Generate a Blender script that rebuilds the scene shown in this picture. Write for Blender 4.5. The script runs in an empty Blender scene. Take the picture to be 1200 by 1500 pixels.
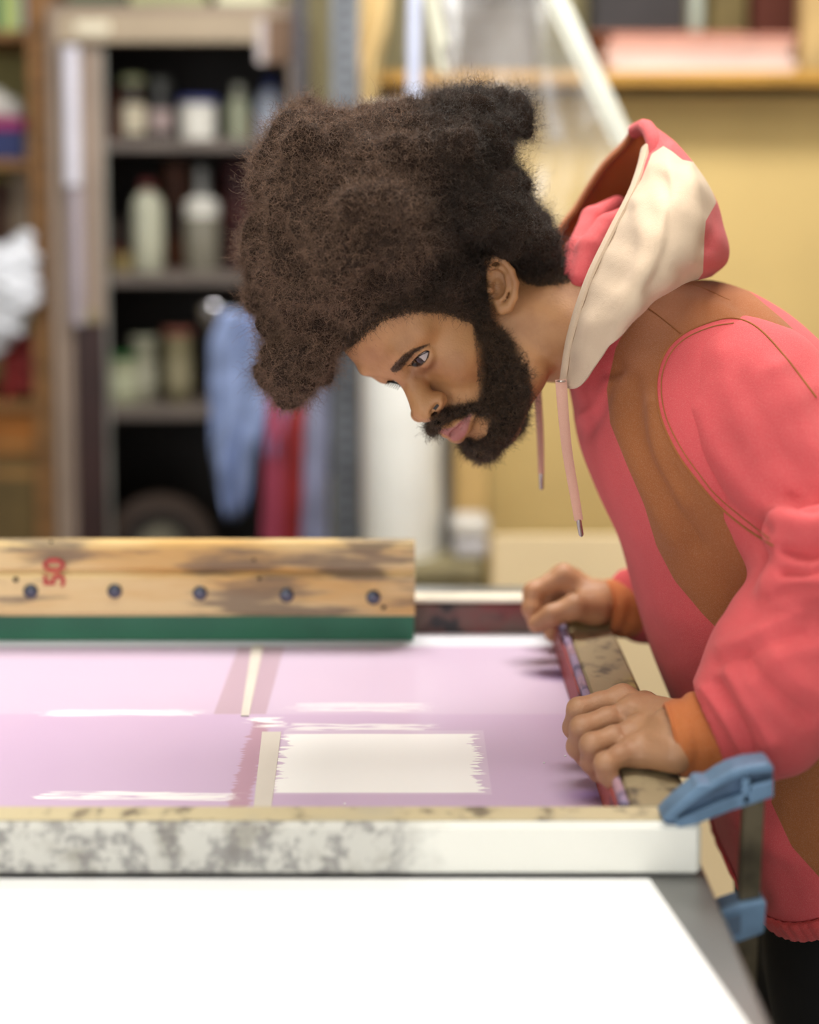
import bpy, bmesh, math, random
import numpy as np
from mathutils import Vector, Matrix
from mathutils.bvhtree import BVHTree
random.seed(7); rng = np.random.default_rng(7)
SC = bpy.context.scene; COL = SC.collection
# ---------------------------------------------------------------- camera
FPX = 1950.0; TILT = math.radians(4.3); HOR = 270.0
CYP = HOR + FPX*math.tan(TILT)                       # principal point row
CAM = np.array([0.0, 0.0, 1.5])
FW = np.array([0, math.cos(TILT), -math.sin(TILT)]); UP = np.array([0, math.sin(TILT), math.cos(TILT)])
cd = bpy.data.cameras.new('camera'); cam = bpy.data.objects.new('camera', cd); COL.objects.link(cam)
cam.location = CAM; cam.rotation_euler = (math.pi/2 - TILT, 0, 0)
cd.sensor_fit = 'VERTICAL'; cd.sensor_height = 36; cd.lens = FPX/1500*36
cd.shift_y = -(750 - CYP)/1500
cd.clip_start = .05
cd.dof.use_dof = True; cd.dof.focus_distance = 1.25; cd.dof.aperture_fstop = 1.45
SC.camera = cam
# ---------------------------------------------------------------- light
W = bpy.data.worlds.new('daylight'); SC.world = W; W.use_nodes = True
W.node_tree.nodes['Background'].inputs[0].default_value = (.93, .96, 1, 1)
W.node_tree.nodes['Background'].inputs[1].default_value = 1.18
def area(name, loc, target, sx, sy, power, col):
    l = bpy.data.lights.new(name, 'AREA'); l.shape = 'RECTANGLE'; l.size = sx; l.size_y = sy; l.energy = power; l.color = col
    o = bpy.data.objects.new(name, l); COL.objects.link(o); o.location = loc
    o.rotation_euler = (Vector(target) - Vector(loc)).to_track_quat('-Z', 'Y').to_euler(); return o
area('window_light', (-2.4, -1.3, 2.1), (0.3, 1.3, 1.1), 1.8, 1.5, 22, (.95, .97, 1))
area('ceiling_tube_light', (.1, 1.0, 2.86), (.1, 1.0, 0), 1.6, .6, 11, (1, .98, .94))
area('ceiling_tube_light', (.2, 2.1, 2.86), (.2, 2.1, 0), 1.4, .5, 40, (1, .96, .9))
SC.view_settings.view_transform = 'Standard'; SC.view_settings.look = 'None'
SC.view_settings.gamma = 1; SC.view_settings.use_curve_mapping = False
SC.view_settings.exposure = 0.42
# ---------------------------------------------------------------- helpers
def pt(px, py, Y):
    """world point at depth Y that stands behind photograph pixel px, py"""
    d = (px-600)/FPX*np.array([1., 0, 0]) + (CYP-py)/FPX*UP + FW
    return CAM + d*(Y/d[1])
def pz(px, py, Z):
    """world point at height Z that stands behind photograph pixel px, py"""
    d = pt(px, py, 1.0)-CAM; return CAM+d*((Z-CAM[2])/d[2])
def P3(l): return [pt(*p[:3]) for p in l]
def proj(V):
    d = V - CAM; z = d@FW
    return np.stack([600 + FPX*d[:, 0]/z, CYP - FPX*(d@UP)/z], 1)
def lin(c):
    return tuple(((v/255)/12.92 if v/255 <= .04045 else ((v/255+.055)/1.055)**2.4) for v in c)
def tag(o, label=None, cat=None, group=None, kind=None):
    if label: o['label'] = label
    if cat: o['category'] = cat
    if group: o['group'] = group
    if kind: o['kind'] = kind
    return o
def empty(name, loc=(0, 0, 0), label=None, cat=None, group=None, kind=None):
    o = bpy.data.objects.new(name, None); COL.objects.link(o); o.location = loc; o.empty_display_size = .05
    return tag(o, label, cat, group, kind)
def setpar(o, par):
    if par is not None:
        o.parent = par; o.matrix_parent_inverse = (PM(par)).inverted()
def PM(o):
    m = o.matrix_basis.copy()
    if o.parent is not None: m = PM(o.parent) @ o.matrix_parent_inverse @ m
    return m
def mesh_np(name, V, F, m, par=None, smooth=True, attrs=None, mats=None):
    """V n x 3, F m x 4 (or list of lists)"""
    me = bpy.data.meshes.new(name)
    V = np.asarray(V, np.float32)
    if isinstance(F, np.ndarray) and F.ndim == 2:
        k = F.shape[1]; n = len(F)
        me.vertices.add(len(V)); me.vertices.foreach_set('co', V.ravel())
        me.loops.add(n*k); me.loops.foreach_set('vertex_index', F.astype(np.int32).ravel())
        me.polygons.add(n); me.polygons.foreach_set('loop_start', np.arange(0, n*k, k, dtype=np.int32))
        me.update(calc_edges=True)
    else:
        me.from_pydata([tuple(map(float, v)) for v in V], [], [tuple(int(i) for i in f) for f in F]); me.update()
    if smooth: me.polygons.foreach_set('use_smooth', np.ones(len(me.polygons), bool))
    if attrs:
        for k, v in attrs.items():
            a = me.attributes.new(k, 'FLOAT', 'POINT'); a.data.foreach_set('value', np.asarray(v, np.float32))
    me.materials.append(m)
    o = bpy.data.objects.new(name, me); COL.objects.link(o); setpar(o, par); return o
class MB:
    def __init__(s): s.V = []; s.F = []; s.n = 0
    def add(s, V, F):
        s.V += [tuple(map(float, v)) for v in V]; s.F += [tuple(i+s.n for i in f) for f in F]; s.n = len(s.V); return s
    def box(s, lo, hi, bev=0.0, R=None, c=None):
        """box, optionally chamfered on all edges"""
        lo = np.array(lo, float); hi = np.array(hi, float); b = min(bev, min(hi-lo)*.45)
        if b <= 0:
            V = [(x, y, z) for z in (lo[2], hi[2]) for y in (lo[1], hi[1]) for x in (lo[0], hi[0])]
            F = [(0, 2, 3, 1), (4, 5, 7, 6), (0, 1, 5, 4), (2, 6, 7, 3), (0, 4, 6, 2), (1, 3, 7, 5)]
        else:
            V = []; idx = {}
            for ax in range(3):
                for cx in (0, 1):
                    for cy in (0, 1):
                        for cz in (0, 1):
                            c3 = (cx, cy, cz); p = [hi[i] if c3[i] else lo[i] for i in range(3)]
                            for i in range(3):
                                if i != ax: p[i] += -b if c3[i] else b
                            idx[(ax, c3)] = len(V); V.append(p)
            F = []
            for ax in range(3):
                o = [i for i in range(3) if i != ax]
                for sd in (0, 1):
                    cs = []
                    for u, v in ((0, 0), (1, 0), (1, 1), (0, 1)):
                        c3 = [0, 0, 0]; c3[ax] = sd; c3[o[0]] = u; c3[o[1]] = v; cs.append(idx[(ax, tuple(c3))])
                    if (sd == 0) != (ax == 1): cs = cs[::-1]
                    F.append(tuple(cs))
            for e in range(3):
                o = [i for i in range(3) if i != e]
                for u in (0, 1):
                    for v in (0, 1):
                        a = [0, 0, 0]; a[o[0]] = u; a[o[1]] = v; bb = list(a); bb[e] = 1
                        F.append((idx[(o[0], tuple(a))], idx[(o[0], tuple(bb))], idx[(o[1], tuple(bb))], idx[(o[1], tuple(a))]))
            for cx in (0, 1):
                for cy in (0, 1):
                    for cz in (0, 1): F.append(tuple(idx[(ax, (cx, cy, cz))] for ax in range(3)))
        if R is not None:
            c = (lo+hi)/2 if c is None else np.array(c, float); V = [tuple(c + np.array(R)@(np.array(v)-c)) for v in V]
        return s.add(V, F)
    def lathe(s, c, prof, n=24, sx=1, sy=1):
        """prof: list of (radius, z) from bottom to top"""
        V = []; F = []
        for r, z in prof:
            for i in range(n):
                a = 2*math.pi*i/n; V.append((c[0]+r*sx*math.cos(a), c[1]+r*sy*math.sin(a), c[2]+z))
        for j in range(len(prof)-1):
            for i in range(n):
                k = (i+1) % n; F.append((j*n+i, j*n+k, (j+1)*n+k, (j+1)*n+i))
        F.append(tuple(range(n))[::-1]); F.append(tuple((len(prof)-1)*n+i for i in range(n)))
        return s.add(V, F)
    def tube(s, pts, r, n=12, flat=1.0, up=None):
        pts = [np.array(p, float) for p in pts]; m = len(pts)
        rr = [r]*m if np.isscalar(r) else r
        V = []; F = []; prev = None
        for i, p in enumerate(pts):
            t = pts[min(i+1, m-1)] - pts[max(i-1, 0)]; t /= np.linalg.norm(t)+1e-12
            if prev is None:
                u = np.array(up, float) if up is not None else (np.array([0, 0, 1.]) if abs(t[2]) < .9 else np.array([1., 0, 0]))
            else: u = prev
            u = u - t*(u@t); u /= np.linalg.norm(u)+1e-12; prev = u; w = np.cross(t, u)
            for k in range(n):
                a = 2*math.pi*k/n; V.append(p + rr[i]*(math.cos(a)*u*flat + math.sin(a)*w))
        for i in range(m-1):
            for k in range(n):
                q = (k+1) % n; F.append((i*n+k, i*n+q, (i+1)*n+q, (i+1)*n+k))
        F.append(tuple(range(n))[::-1]); F.append(tuple((m-1)*n+k for k in range(n)))
        return s.add(V, F)
    def prism(s, poly, off):
        """poly: list of world points (planar), extruded by vector off"""
        n = len(poly); V = [tuple(p) for p in poly] + [tuple(np.array(p)+np.array(off)) for p in poly]
        F = [tuple(range(n)), tuple(range(2*n-1, n-1, -1))] + [(i, i+n, (i+1) % n+n, (i+1) % n) for i in range(n)]
        return s.add(V, F)
    def build(s, name, m, par=None, smooth=False, label=None):
        me = bpy.data.meshes.new(name); me.from_pydata(s.V, [], s.F); me.update()
        bm = bmesh.new(); bm.from_mesh(me); bmesh.ops.recalc_face_normals(bm, faces=bm.faces)
        if smooth:
            for f in bm.faces: f.smooth = len(f.verts) <= 4
            for e in bm.edges:
                if len(e.link_faces) == 2 and e.calc_face_angle(0) > .7: e.smooth = False
        bm.to_mesh(me); bm.free(); me.materials.append(m)
        o = bpy.data.objects.new(name, me); COL.objects.link(o); setpar(o, par)
        if label: o['label'] = label
        return o
def catmull(P, n=8):
    P = np.array(P, float); Q = np.vstack([2*P[0]-P[1], P, 2*P[-1]-P[-2]]); out = []
    for i in range(1, len(Q)-2):
        for t in np.linspace(0, 1, n, endpoint=False):
            a, b, c, d = Q[i-1:i+3]
            out.append(.5*((2*b)+(-a+c)*t+(2*a-5*b+4*c-d)*t*t+(-a+3*b-3*c+d)*t**3))
    out.append(P[-1]); return np.array(out)
# ---------------------------------------------------------------- materials
MATS = {}
def mat(name, col, rough=.6, metal=0.0, var=.12, scale=12., bump=0.0, bscale=60., col2=None, ramp=(.4, .65), trans=0.0, alpha=1.0,
        spec=.5, sheen=0.0, emit=None, stretch=(1, 1, 1), coat=0.0, sss=0.0, ior=1.45):
    if name in MATS: return MATS[name]
    m = bpy.data.materials.new(name); m.use_nodes = True; nt = m.node_tree; N = nt.nodes; L = nt.links
    b = N['Principled BSDF']; b.inputs['Roughness'].default_value = rough; b.inputs['Metallic'].default_value = metal
    b.inputs['Specular IOR Level'].default_value = spec; b.inputs['IOR'].default_value = ior
    c1 = lin(col); c2 = lin(col2) if col2 else tuple(v*(1-var*2) for v in c1)
    tc = N.new('ShaderNodeTexCoord'); mp = N.new('ShaderNodeMapping'); mp.inputs['Scale'].default_value = stretch
    L.new(tc.outputs['Object'], mp.inputs['Vector'])
    nz = N.new('ShaderNodeTexNoise'); nz.inputs['Scale'].default_value = scale; nz.inputs['Detail'].default_value = 5
    L.new(mp.outputs['Vector'], nz.inputs['Vector'])
    cr = N.new('ShaderNodeValToRGB'); cr.color_ramp.elements[0].position = ramp[0]; cr.color_ramp.elements[1].position = ramp[1]
    cr.color_ramp.elements[0].color = (*c1, 1); cr.color_ramp.elements[1].color = (*c2, 1)
    L.new(nz.outputs['Fac'], cr.inputs['Fac']); L.new(cr.outputs['Color'], b.inputs['Base Color'])
    if bump:
        n2 = N.new('ShaderNodeTexNoise'); n2.inputs['Scale'].default_value = bscale; n2.inputs['Detail'].default_value = 3
        L.new(mp.outputs['Vector'], n2.inputs['Vector'])
        bp = N.new('ShaderNodeBump'); bp.inputs['Strength'].default_value = bump; bp.inputs['Distance'].default_value = .002
        L.new(n2.outputs['Fac'], bp.inputs['Height']); L.new(bp.outputs['Normal'], b.inputs['Normal'])
    if trans: b.inputs['Transmission Weight'].default_value = trans
    if alpha < 1: b.inputs['Alpha'].default_value = alpha
    if sheen: b.inputs['Sheen Weight'].default_value = sheen; b.inputs['Sheen Roughness'].default_value = .5
    if coat: b.inputs['Coat Weight'].default_value = coat
    if sss:
        b.inputs['Subsurface Weight'].default_value = sss; b.inputs['Subsurface Radius'].default_value = (1, .35, .2); b.inputs['Subsurface Scale'].default_value = .004
    if emit: b.inputs['Emission Color'].default_value = (*lin(col), 1); b.inputs['Emission Strength'].default_value = emit
    MATS[name] = m; return m
def mixcol(nt, fac, a, b):
    """RGB mix node; fac socket or value, a and b sockets or linear colours"""
    x = nt.nodes.new('ShaderNodeMix'); x.data_type = 'RGBA'
    for s, v in ((x.inputs['Factor'], fac), (x.inputs['A'], a), (x.inputs['B'], b)):
        if hasattr(v, 'is_output'): nt.links.new(v, s)
        elif isinstance(v, tuple): s.default_value = (*v, 1) if len(v) == 3 else v
        else: s.default_value = v
    return x.outputs['Result']
def mth(nt, op, a, b=None, c=None, clamp=False):
    x = nt.nodes.new('ShaderNodeMath'); x.operation = op; x.use_clamp = clamp
    for i, v in enumerate((a, b, c)):
        if v is None: continue
        if hasattr(v, 'is_output'): nt.links.new(v, x.inputs[i])
        else: x.inputs[i].default_value = v
    return x.outputs[0]
def step(nt, v, lo, hi):
    x = nt.nodes.new('ShaderNodeMapRange'); x.interpolation_type = 'SMOOTHSTEP'
    nt.links.new(v, x.inputs['Value']); x.inputs['From Min'].default_value = lo; x.inputs['From Max'].default_value = hi
    return x.outputs['Result']
def noise(nt, vec, scale, detail=4, stretch=None):
    if stretch:
        mp = nt.nodes.new('ShaderNodeMapping'); mp.inputs['Scale'].default_value = stretch; nt.links.new(vec, mp.inputs['Vector']); vec = mp.outputs['Vector']
    n = nt.nodes.new('ShaderNodeTexNoise'); n.inputs['Scale'].default_value = scale; n.inputs['Detail'].default_value = detail
    nt.links.new(vec, n.inputs['Vector']); return n.outputs['Fac']
def shell(name, rough=.6, sheen=0, bump=0, bscale=200):
    m = bpy.data.materials.new(name); m.use_nodes = True; nt = m.node_tree; b = nt.nodes['Principled BSDF']; b.inputs['Roughness'].default_value = rough
    if sheen: b.inputs['Sheen Weight'].default_value = sheen
    g = nt.nodes.new('ShaderNodeTexCoord'); vec = g.outputs['Object']
    if bump:
        bp = nt.nodes.new('ShaderNodeBump'); bp.inputs['Strength'].default_value = bump; bp.inputs['Distance'].default_value = .001
        nt.links.new(noise(nt, vec, bscale, 3), bp.inputs['Height']); nt.links.new(bp.outputs['Normal'], b.inputs['Normal'])
    return m, nt, b, vec
# ---------------------------------------------------------------- implicit surfaces
class Field:
    def __init__(s, lo, hi, h):
        s.lo = np.array(lo, float); s.h = h; s.n = np.ceil((np.array(hi)-s.lo)/h).astype(int)+1
        s.D = np.full(s.n, 1.0, np.float32)
    def sub(s, lo, hi):
        a = np.clip(np.floor((np.array(lo)-s.lo)/s.h).astype(int), 0, s.n); b = np.clip(np.ceil((np.array(hi)-s.lo)/s.h).astype(int)+1, 0, s.n)
        if (b <= a).any(): return None
        ax = [(s.lo[i]+s.h*np.arange(a[i], b[i])).astype(np.float32) for i in range(3)]
        return tuple(slice(a[i], b[i]) for i in range(3)), ax[0][:, None, None], ax[1][None, :, None], ax[2][None, None, :]
    def comb(s, sl, d, k, op):
        A = s.D[sl]
        if op == 'sub': d = -d; A = A
        if op == 'add':
            if k > 0: hh = np.maximum(k-np.abs(A-d), 0)/k; s.D[sl] = np.minimum(A, d)-hh*hh*k*.25
            else: s.D[sl] = np.minimum(A, d)
        else:
            if k > 0: hh = np.maximum(k-np.abs(A-d), 0)/k; s.D[sl] = np.maximum(A, d)+hh*hh*k*.25
            else: s.D[sl] = np.maximum(A, d)
    def cone(s, a, b, ra, rb, k=.01, op='add'):
        a = np.array(a, float); b = np.array(b, float); R = max(ra, rb)+k+2.5*s.h
        q = s.sub(np.minimum(a, b)-R, np.maximum(a, b)+R)
        if q is None: return s
        sl, X, Y, Z = q; ba = b-a; L2 = max(ba@ba, 1e-12)
        x, y, z = X-a[0], Y-a[1], Z-a[2]
        t = np.clip((x*ba[0]+y*ba[1]+z*ba[2])/L2, 0, 1)
        d = np.sqrt((x-t*ba[0])**2+(y-t*ba[1])**2+(z-t*ba[2])**2)-(ra+(rb-ra)*t)
        s.comb(sl, d.astype(np.float32), k, op); return s
    def chain(s, pts, rad, k=.01, op='add'):
        for i in range(len(pts)-1): s.cone(pts[i], pts[i+1], rad[i], rad[i+1], k, op)
        return s
    def ball(s, c, r, k=.01, op='add'): return s.cone(c, c, r, r, k, op)
    def ell(s, c, r, R=None, k=.01, op='add'):
        c = np.array(c, float); r = np.array(r, float); m = r.max()+k+2.5*s.h
        q = s.sub(c-m, c+m)
        if q is None: return s
        sl, X, Y, Z = q; x, y, z = X-c[0], Y-c[1], Z-c[2]
        if R is not None:
            R = np.array(R); x, y, z = (x*R[0, j]+y*R[1, j]+z*R[2, j] for j in range(3))
        k0 = np.sqrt((x/r[0])**2+(y/r[1])**2+(z/r[2])**2); k1 = np.sqrt((x/r[0]**2)**2+(y/r[1]**2)**2+(z/r[2]**2)**2)+1e-6
        s.comb(sl, (k0*(k0-1)/k1).astype(np.float32), k, op); return s
    def mesh(s):
        D = s.D; I = D < 0; n = np.array(D.shape)
        c = np.zeros(n-1, np.int8); sh = [(i, j, k) for i in (0, 1) for j in (0, 1) for k in (0, 1)]
        for i, j, k in sh: c += I[i:n[0]-1+i, j:n[1]-1+j, k:n[2]-1+k]
        act = np.argwhere((c > 0) & (c < 8)); ids = np.full(n-1, -1, np.int32); ids[tuple(act.T)] = np.arange(len(act))
        val = {q: D[act[:, 0]+q[0], act[:, 1]+q[1], act[:, 2]+q[2]] for q in sh}
        acc = np.zeros((len(act), 3)); cnt = np.zeros(len(act))
        for q in sh:
            for ax in range(3):
                if q[ax]: continue
                w = list(q); w[ax] = 1; a = val[q]; b = val[tuple(w)]; m = (a < 0) != (b < 0)
                t = np.where(m, a/np.where(m, a-b, 1), 0); p = np.tile(np.array(q, float), (len(act), 1)); p[:, ax] = t
                acc[m] += p[m]; cnt[m] += 1
        V = s.lo + s.h*(act + acc/cnt[:, None])
        F = []
        for ax in range(3):
            o = [(1, 2), (2, 0), (0, 1)][ax]
            sa = [slice(None)]*3; sb = [slice(None)]*3; sa[ax] = slice(0, -1); sb[ax] = slice(1, None)
            A = I[tuple(sa)]; B = I[tuple(sb)]; e = np.argwhere(A != B)
            e = e[(e[:, o[0]] > 0) & (e[:, o[1]] > 0) & (e[:, o[0]] < n[o[0]]-1) & (e[:, o[1]] < n[o[1]]-1)]
            fl = A[tuple(e.T)]
            def cell(u, v):
                q = e.copy(); q[:, o[0]] -= u; q[:, o[1]] -= v; return ids[tuple(q.T)]
            f = np.stack([cell(1, 1), cell(0, 1), cell(0, 0), cell(1, 0)], 1)
            f[~fl] = f[~fl][:, ::-1]; F.append(f)
        return V, np.vstack(F)
def normals(V, F):
    a = V[F[:, 2]]-V[F[:, 0]]; b = V[F[:, 3]]-V[F[:, 1]]; fn = np.cross(a, b); N = np.zeros_like(V)
    for i in range(4): np.add.at(N, F[:, i], fn)
    return N/(np.linalg.norm(N, axis=1)[:, None]+1e-12)
def dseg(Q, poly, closed=False):
    """distance from 2d (or 3d) points to a polyline"""
    poly = np.array(poly, float); best = np.full(len(Q), 1e9)
    m = len(poly); rngi = range(m if closed else m-1)
    for i in rngi:
        a = poly[i]; b = poly[(i+1) % m]; ba = b-a
        t = np.clip(((Q-a)@ba)/max(ba@ba, 1e-12), 0, 1); best = np.minimum(best, np.linalg.norm(Q-a-t[:, None]*ba, axis=1))
    return best
def sdpoly(Q, poly):
    """signed distance, negative inside"""
    poly = np.array(poly, float); d = dseg(Q, poly, True); ins = np.zeros(len(Q), bool); m = len(poly)
    for i in range(m):
        a = poly[i]; b = poly[(i+1) % m]
        c = ((a[1] > Q[:, 1]) != (b[1] > Q[:, 1])) & (Q[:, 0] < (b[0]-a[0])*(Q[:, 1]-a[1])/(b[1]-a[1]+1e-12)+a[0])
        ins ^= c
    return np.where(ins, -d, d)
def smooth2(P, n=5): return catmull(P, n)
def fold(V, N, folds):
    """raise (or sink) ridges along polylines drawn on the side that faces the lens"""
    Q = proj(V); vis = np.clip((CAM-V)/np.linalg.norm(CAM-V, axis=1)[:, None] @ np.eye(3) * N, -1, 1).sum(1)
    w = np.clip(vis*3, 0, 1)
    for poly, amp, wd in folds:
        poly = smooth2(poly, 4); d = dseg(Q, poly)
        V = V + N*(amp*np.exp(-(d/wd)**2)*w)[:, None]
    return V
def bvh_of(V, F): return BVHTree.FromPolygons([tuple(v) for v in V], [tuple(int(i) for i in f) for f in F])
def onsurf(bv, pxs, lift=.0005, fallback=None):
    out = []
    for px, py in pxs:
        d = Vector(pt(px, py, 1.0)-CAM).normalized(); h = bv.ray_cast(Vector(CAM), d)
        if h[0] is not None: out.append(np.array(h[0] - d*lift))
    return out
# ================================================================ the room
M_wall = mat('wall_paint', (176, 166, 128), .9, var=.06, scale=3)
M_wood = mat('shelf_wood', (140, 100, 58), .6, var=.2, scale=8, stretch=(1, 6, 6))
M_dark = mat('cabinet_dark', (44, 38, 34), .7, var=.1)
M_steel = mat('cabinet_steel', (150, 132, 118), .5, var=.1, scale=4)
def structure(o): return tag(o, kind='structure')
def slab(name, lo, hi, m): return structure(MB().box(lo, hi).build(name, m))
slab('floor', (-2.6, -2.4, -.06), (2.6, 4.3, 0), mat('floor_concrete', (120, 112, 100), .7, scale=5, var=.15))
slab('ceiling', (-2.6, -2.4, 2.95), (2.6, 4.3, 3.0), mat('ceiling_paint', (225, 222, 212), .9, var=.03))
slab('wall_back', (-2.6, 4.2, 0), (2.6, 4.3, 2.95), M_wall)
slab('wall_left', (-2.7, -2.4, 0), (-2.6, 4.3, 2.95), M_wall)
slab('wall_right', (2.6, -2.4, 0), (2.7, 4.3, 2.95), M_wall)
for x, y, w, lab in ((.1, 1.0, 1.6, 'ceiling light above the printing table'), (.2, 2.1, 1.4, 'ceiling light nearer the shelves')):
    t = empty('ceiling_light', (x, y, 2.95), lab, 'light')
    MB().box((x-w/2-.03, y-.33, 2.9), (x+w/2+.03, y+.33, 2.949), .008).build('housing', mat('white_enamel', (230, 230, 225), .4, var=.02), t)
    MB().box((x-w/2, y-.3, 2.885), (x+w/2, y+.3, 2.9)).build('diffuser', mat('lamp_diffuser', (255, 250, 240), .5, var=0, emit=2.5), t)

def bx(x0, y0, x1, y1, Y, dep, bev=.003):
    """world corners of a box whose front fills this pixel rectangle at depth Y"""
    a = pt(x0, y1, Y); b = pt(x1, y0, Y); return (a[0], Y, a[2]), (b[0], Y+dep, b[2])
def bbox(x0, y0, x1, y1, Y, dep, bev=.003):
    lo, hi = bx(x0, y0, x1, y1, Y, dep); return MB().box(lo, hi, bev)

# ---- left wooden shelf unit
YL = 3.25
u = empty('shelf_unit', pt(0, 790, YL), 'tall wooden shelf unit left of the grey steel cabinet', 'shelf')
lo, hi = bx(64, -160, 73, 1270, YL, .42)
MB().box((lo[0], YL, .0), (hi[0], YL+.42, 2.35), .003).build('upright', M_wood, u)
xl = lo[0]-.75
MB().box((xl, YL, 0), (xl+.02, YL+.42, 2.35), .003).build('upright', M_wood, u)
MB().box((xl+.02, YL+.40, 0), (lo[0], YL+.42, 2.35)).build('back_panel', mat('shelf_back', (158, 148, 96), .85, var=.06, scale=2), u)
shelfz = []
for y in (44, 234, 590, 400, -140):
    z = pt(0, y, YL)[2]; shelfz.append(z)
    MB().box((xl+.02, YL, z-.022), (lo[0], YL+.40, z), .002).build('shelf', M_wood, u)

def bottle(name, px, ybase, ytop, wpx, Y, prof, m, label, cat, capm=None, cap=(0, 0), labm=None, lab=(0, 0), group=None, zbase=None, n=20, sq=1.0):
    """prof: (radius fraction, height fraction) pairs; cap and lab: height fractions"""
    s = Y/FPX; c = pt(px, ybase, Y)
    if zbase is not None: c[2] = zbase
    H = pt(px, ytop, Y)[2]-c[2]; Rr = wpx*s/2
    if not capm and not labm:
        o = MB().lathe((0, 0, 0), [(r*Rr, z*H) for r, z in prof], n, 1, sq).build(name, m, None, True); o.location = c
        return tag(o, label, cat, group)
    t = empty(name, c, label, cat, group)
    MB().lathe(c, [(r*Rr, z*H) for r, z in prof], n, 1, sq).build('body', m, t, True)
    if capm:
        r = prof[-1][0]*Rr*1.12+.001
        MB().lathe(c, [(r*.96, cap[0]*H), (r, cap[0]*H+.002), (r, cap[1]*H-.003), (r*.85, cap[1]*H)], n, 1, sq).build('cap', capm, t, True)
    if labm:
        r = max(p[0] for p in prof)*Rr+.0012
        MB().lathe(c, [(r-.001, lab[0]*H), (r, lab[0]*H+.001), (r, lab[1]*H-.001), (r-.001, lab[1]*H)], n, 1, sq).build('label_band', labm, t, True)
    return t
JAR = [(.9, 0), (1, .04), (1, .86), (.86, .93), (.84, 1)]
BOT = [(.88, 0), (1, .03), (1, .62), (.9, .72), (.45, .86), (.38, .9), (.38, 1)]
TUB = [(.85, 0), (.95, .02), (1, .9), (1, 1)]
white = mat('white_plastic', (205, 203, 196), .4, var=.05); black = mat('black_plastic', (22, 22, 24), .4, var=.1)
glassy = mat('jar_dark', (52, 44, 36), .2, var=.2)
# things on the left unit
z0, z1, z2, z3, z4 = shelfz
for i, (x0, x1, yt, c, lab) in enumerate(((-40, -14, -50, (196, 190, 150), 'cream book at the far left of the top shelf, left of the dark green one'),
        (-12, 3, -60, (70, 110, 70), 'dark green book on the top shelf left of the lime one'),
        (5, 27, -55, (172, 186, 116), 'lime green book on the top left shelf'),
        (31, 58, -58, (176, 188, 205), 'pale blue book on the top left shelf by the wooden upright'))):
    t = empty('book', pt(x0, 44, YL+.04), lab, 'book', 'books on the top left shelf')
    lo_, hi_ = bx(x0, yt, x1, 44, YL+.04, .22); lo_ = (lo_[0], lo_[1], z0); c_ = mat('cover_%d' % i, c, .6, var=.05)
    mm = MB().box(lo_, (lo_[0]+.003, hi_[1], hi_[2])).box((hi_[0]-.003, lo_[1], lo_[2]), hi_).box((lo_[0]+.003, lo_[1], lo_[2]), (hi_[0]-.003, lo_[1]+.003, hi_[2]))
    mm.build('cover', c_, t)
    MB().box((lo_[0]+.003, lo_[1]+.003, lo_[2]+.003), (hi_[0]-.003, hi_[1]-.004, hi_[2]-.003)).build('pages', mat('pages', (225, 218, 200), .8, var=.03), t)
t = empty('ink_box', pt(10, 230, YL+.03), 'blue and magenta box with a white cloth on it, second left shelf', 'box')
lo_, hi_ = bx(-50, 190, 34, 234, YL+.03, .2); MB().box((lo_[0], lo_[1], z1), hi_, .004).build('carton', mat('navy_card', (38, 48, 96), .6), t)
lo2, hi2 = bx(-50, 172, 33, 190, YL+.03, .2); MB().box((lo2[0], lo2[1]+.001, hi_[2]), (hi2[0], hi2[1], hi2[2]), .004).build('lid', mat('magenta_card', (150, 40, 100), .6), t, label='magenta lid')
def cloth_heap(name, pts, h, m, label, cat, k=.02):
    P = np.array([p[0] for p in pts]); r = [p[1] for p in pts]; R = max(r)+.03
    f = Field(P.min(0)-R, P.max(0)+R, h)
    for p, q in zip(P, r): f.ell(p, (q, q*.8, q), None, k)
    V, F = f.mesh(); N = normals(V, F)
    V = V+N*(.12*np.mean(r)*np.sin(V[:, :1]*90+3*np.sin(V[:, 2:]*60))*np.cos(V[:, 2:]*55))
    o = mesh_np(name, V, F, m); return tag(o, label, cat)
s_ = YL/FPX
cloth_heap('folded_cloth', [(pt(-18, 150, YL+.12), 24*s_), (pt(0, 155, YL+.12), 20*s_), (pt(18, 163, YL+.12), 17*s_)], .006, white, 'crumpled white cloth lying on the magenta and blue box', 'cloth')
bottle('cup', 52, 234, 198, 30, YL+.06, TUB, mat('tan_ceramic', (176, 160, 140), .5), 'small pale cup on the second left shelf beside the upright', 'cup', zbase=z1)
bottle('jar', 36, 400, 250, 40, YL+.2, [(.9, 0), (1, .05), (1, .55), (.7, .75), (.9, .85), (.6, 1)], mat('beige_pot', (166, 148, 128), .6), 'beige pot standing at the back behind the plastic bag', 'jar', zbase=z3)
bottle('jar', 5, 400, 265, 34, YL+.22, JAR, mat('brown_pot', (84, 56, 44), .6), 'brown jar at the back behind the plastic bag', 'jar', zbase=z3)
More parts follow.
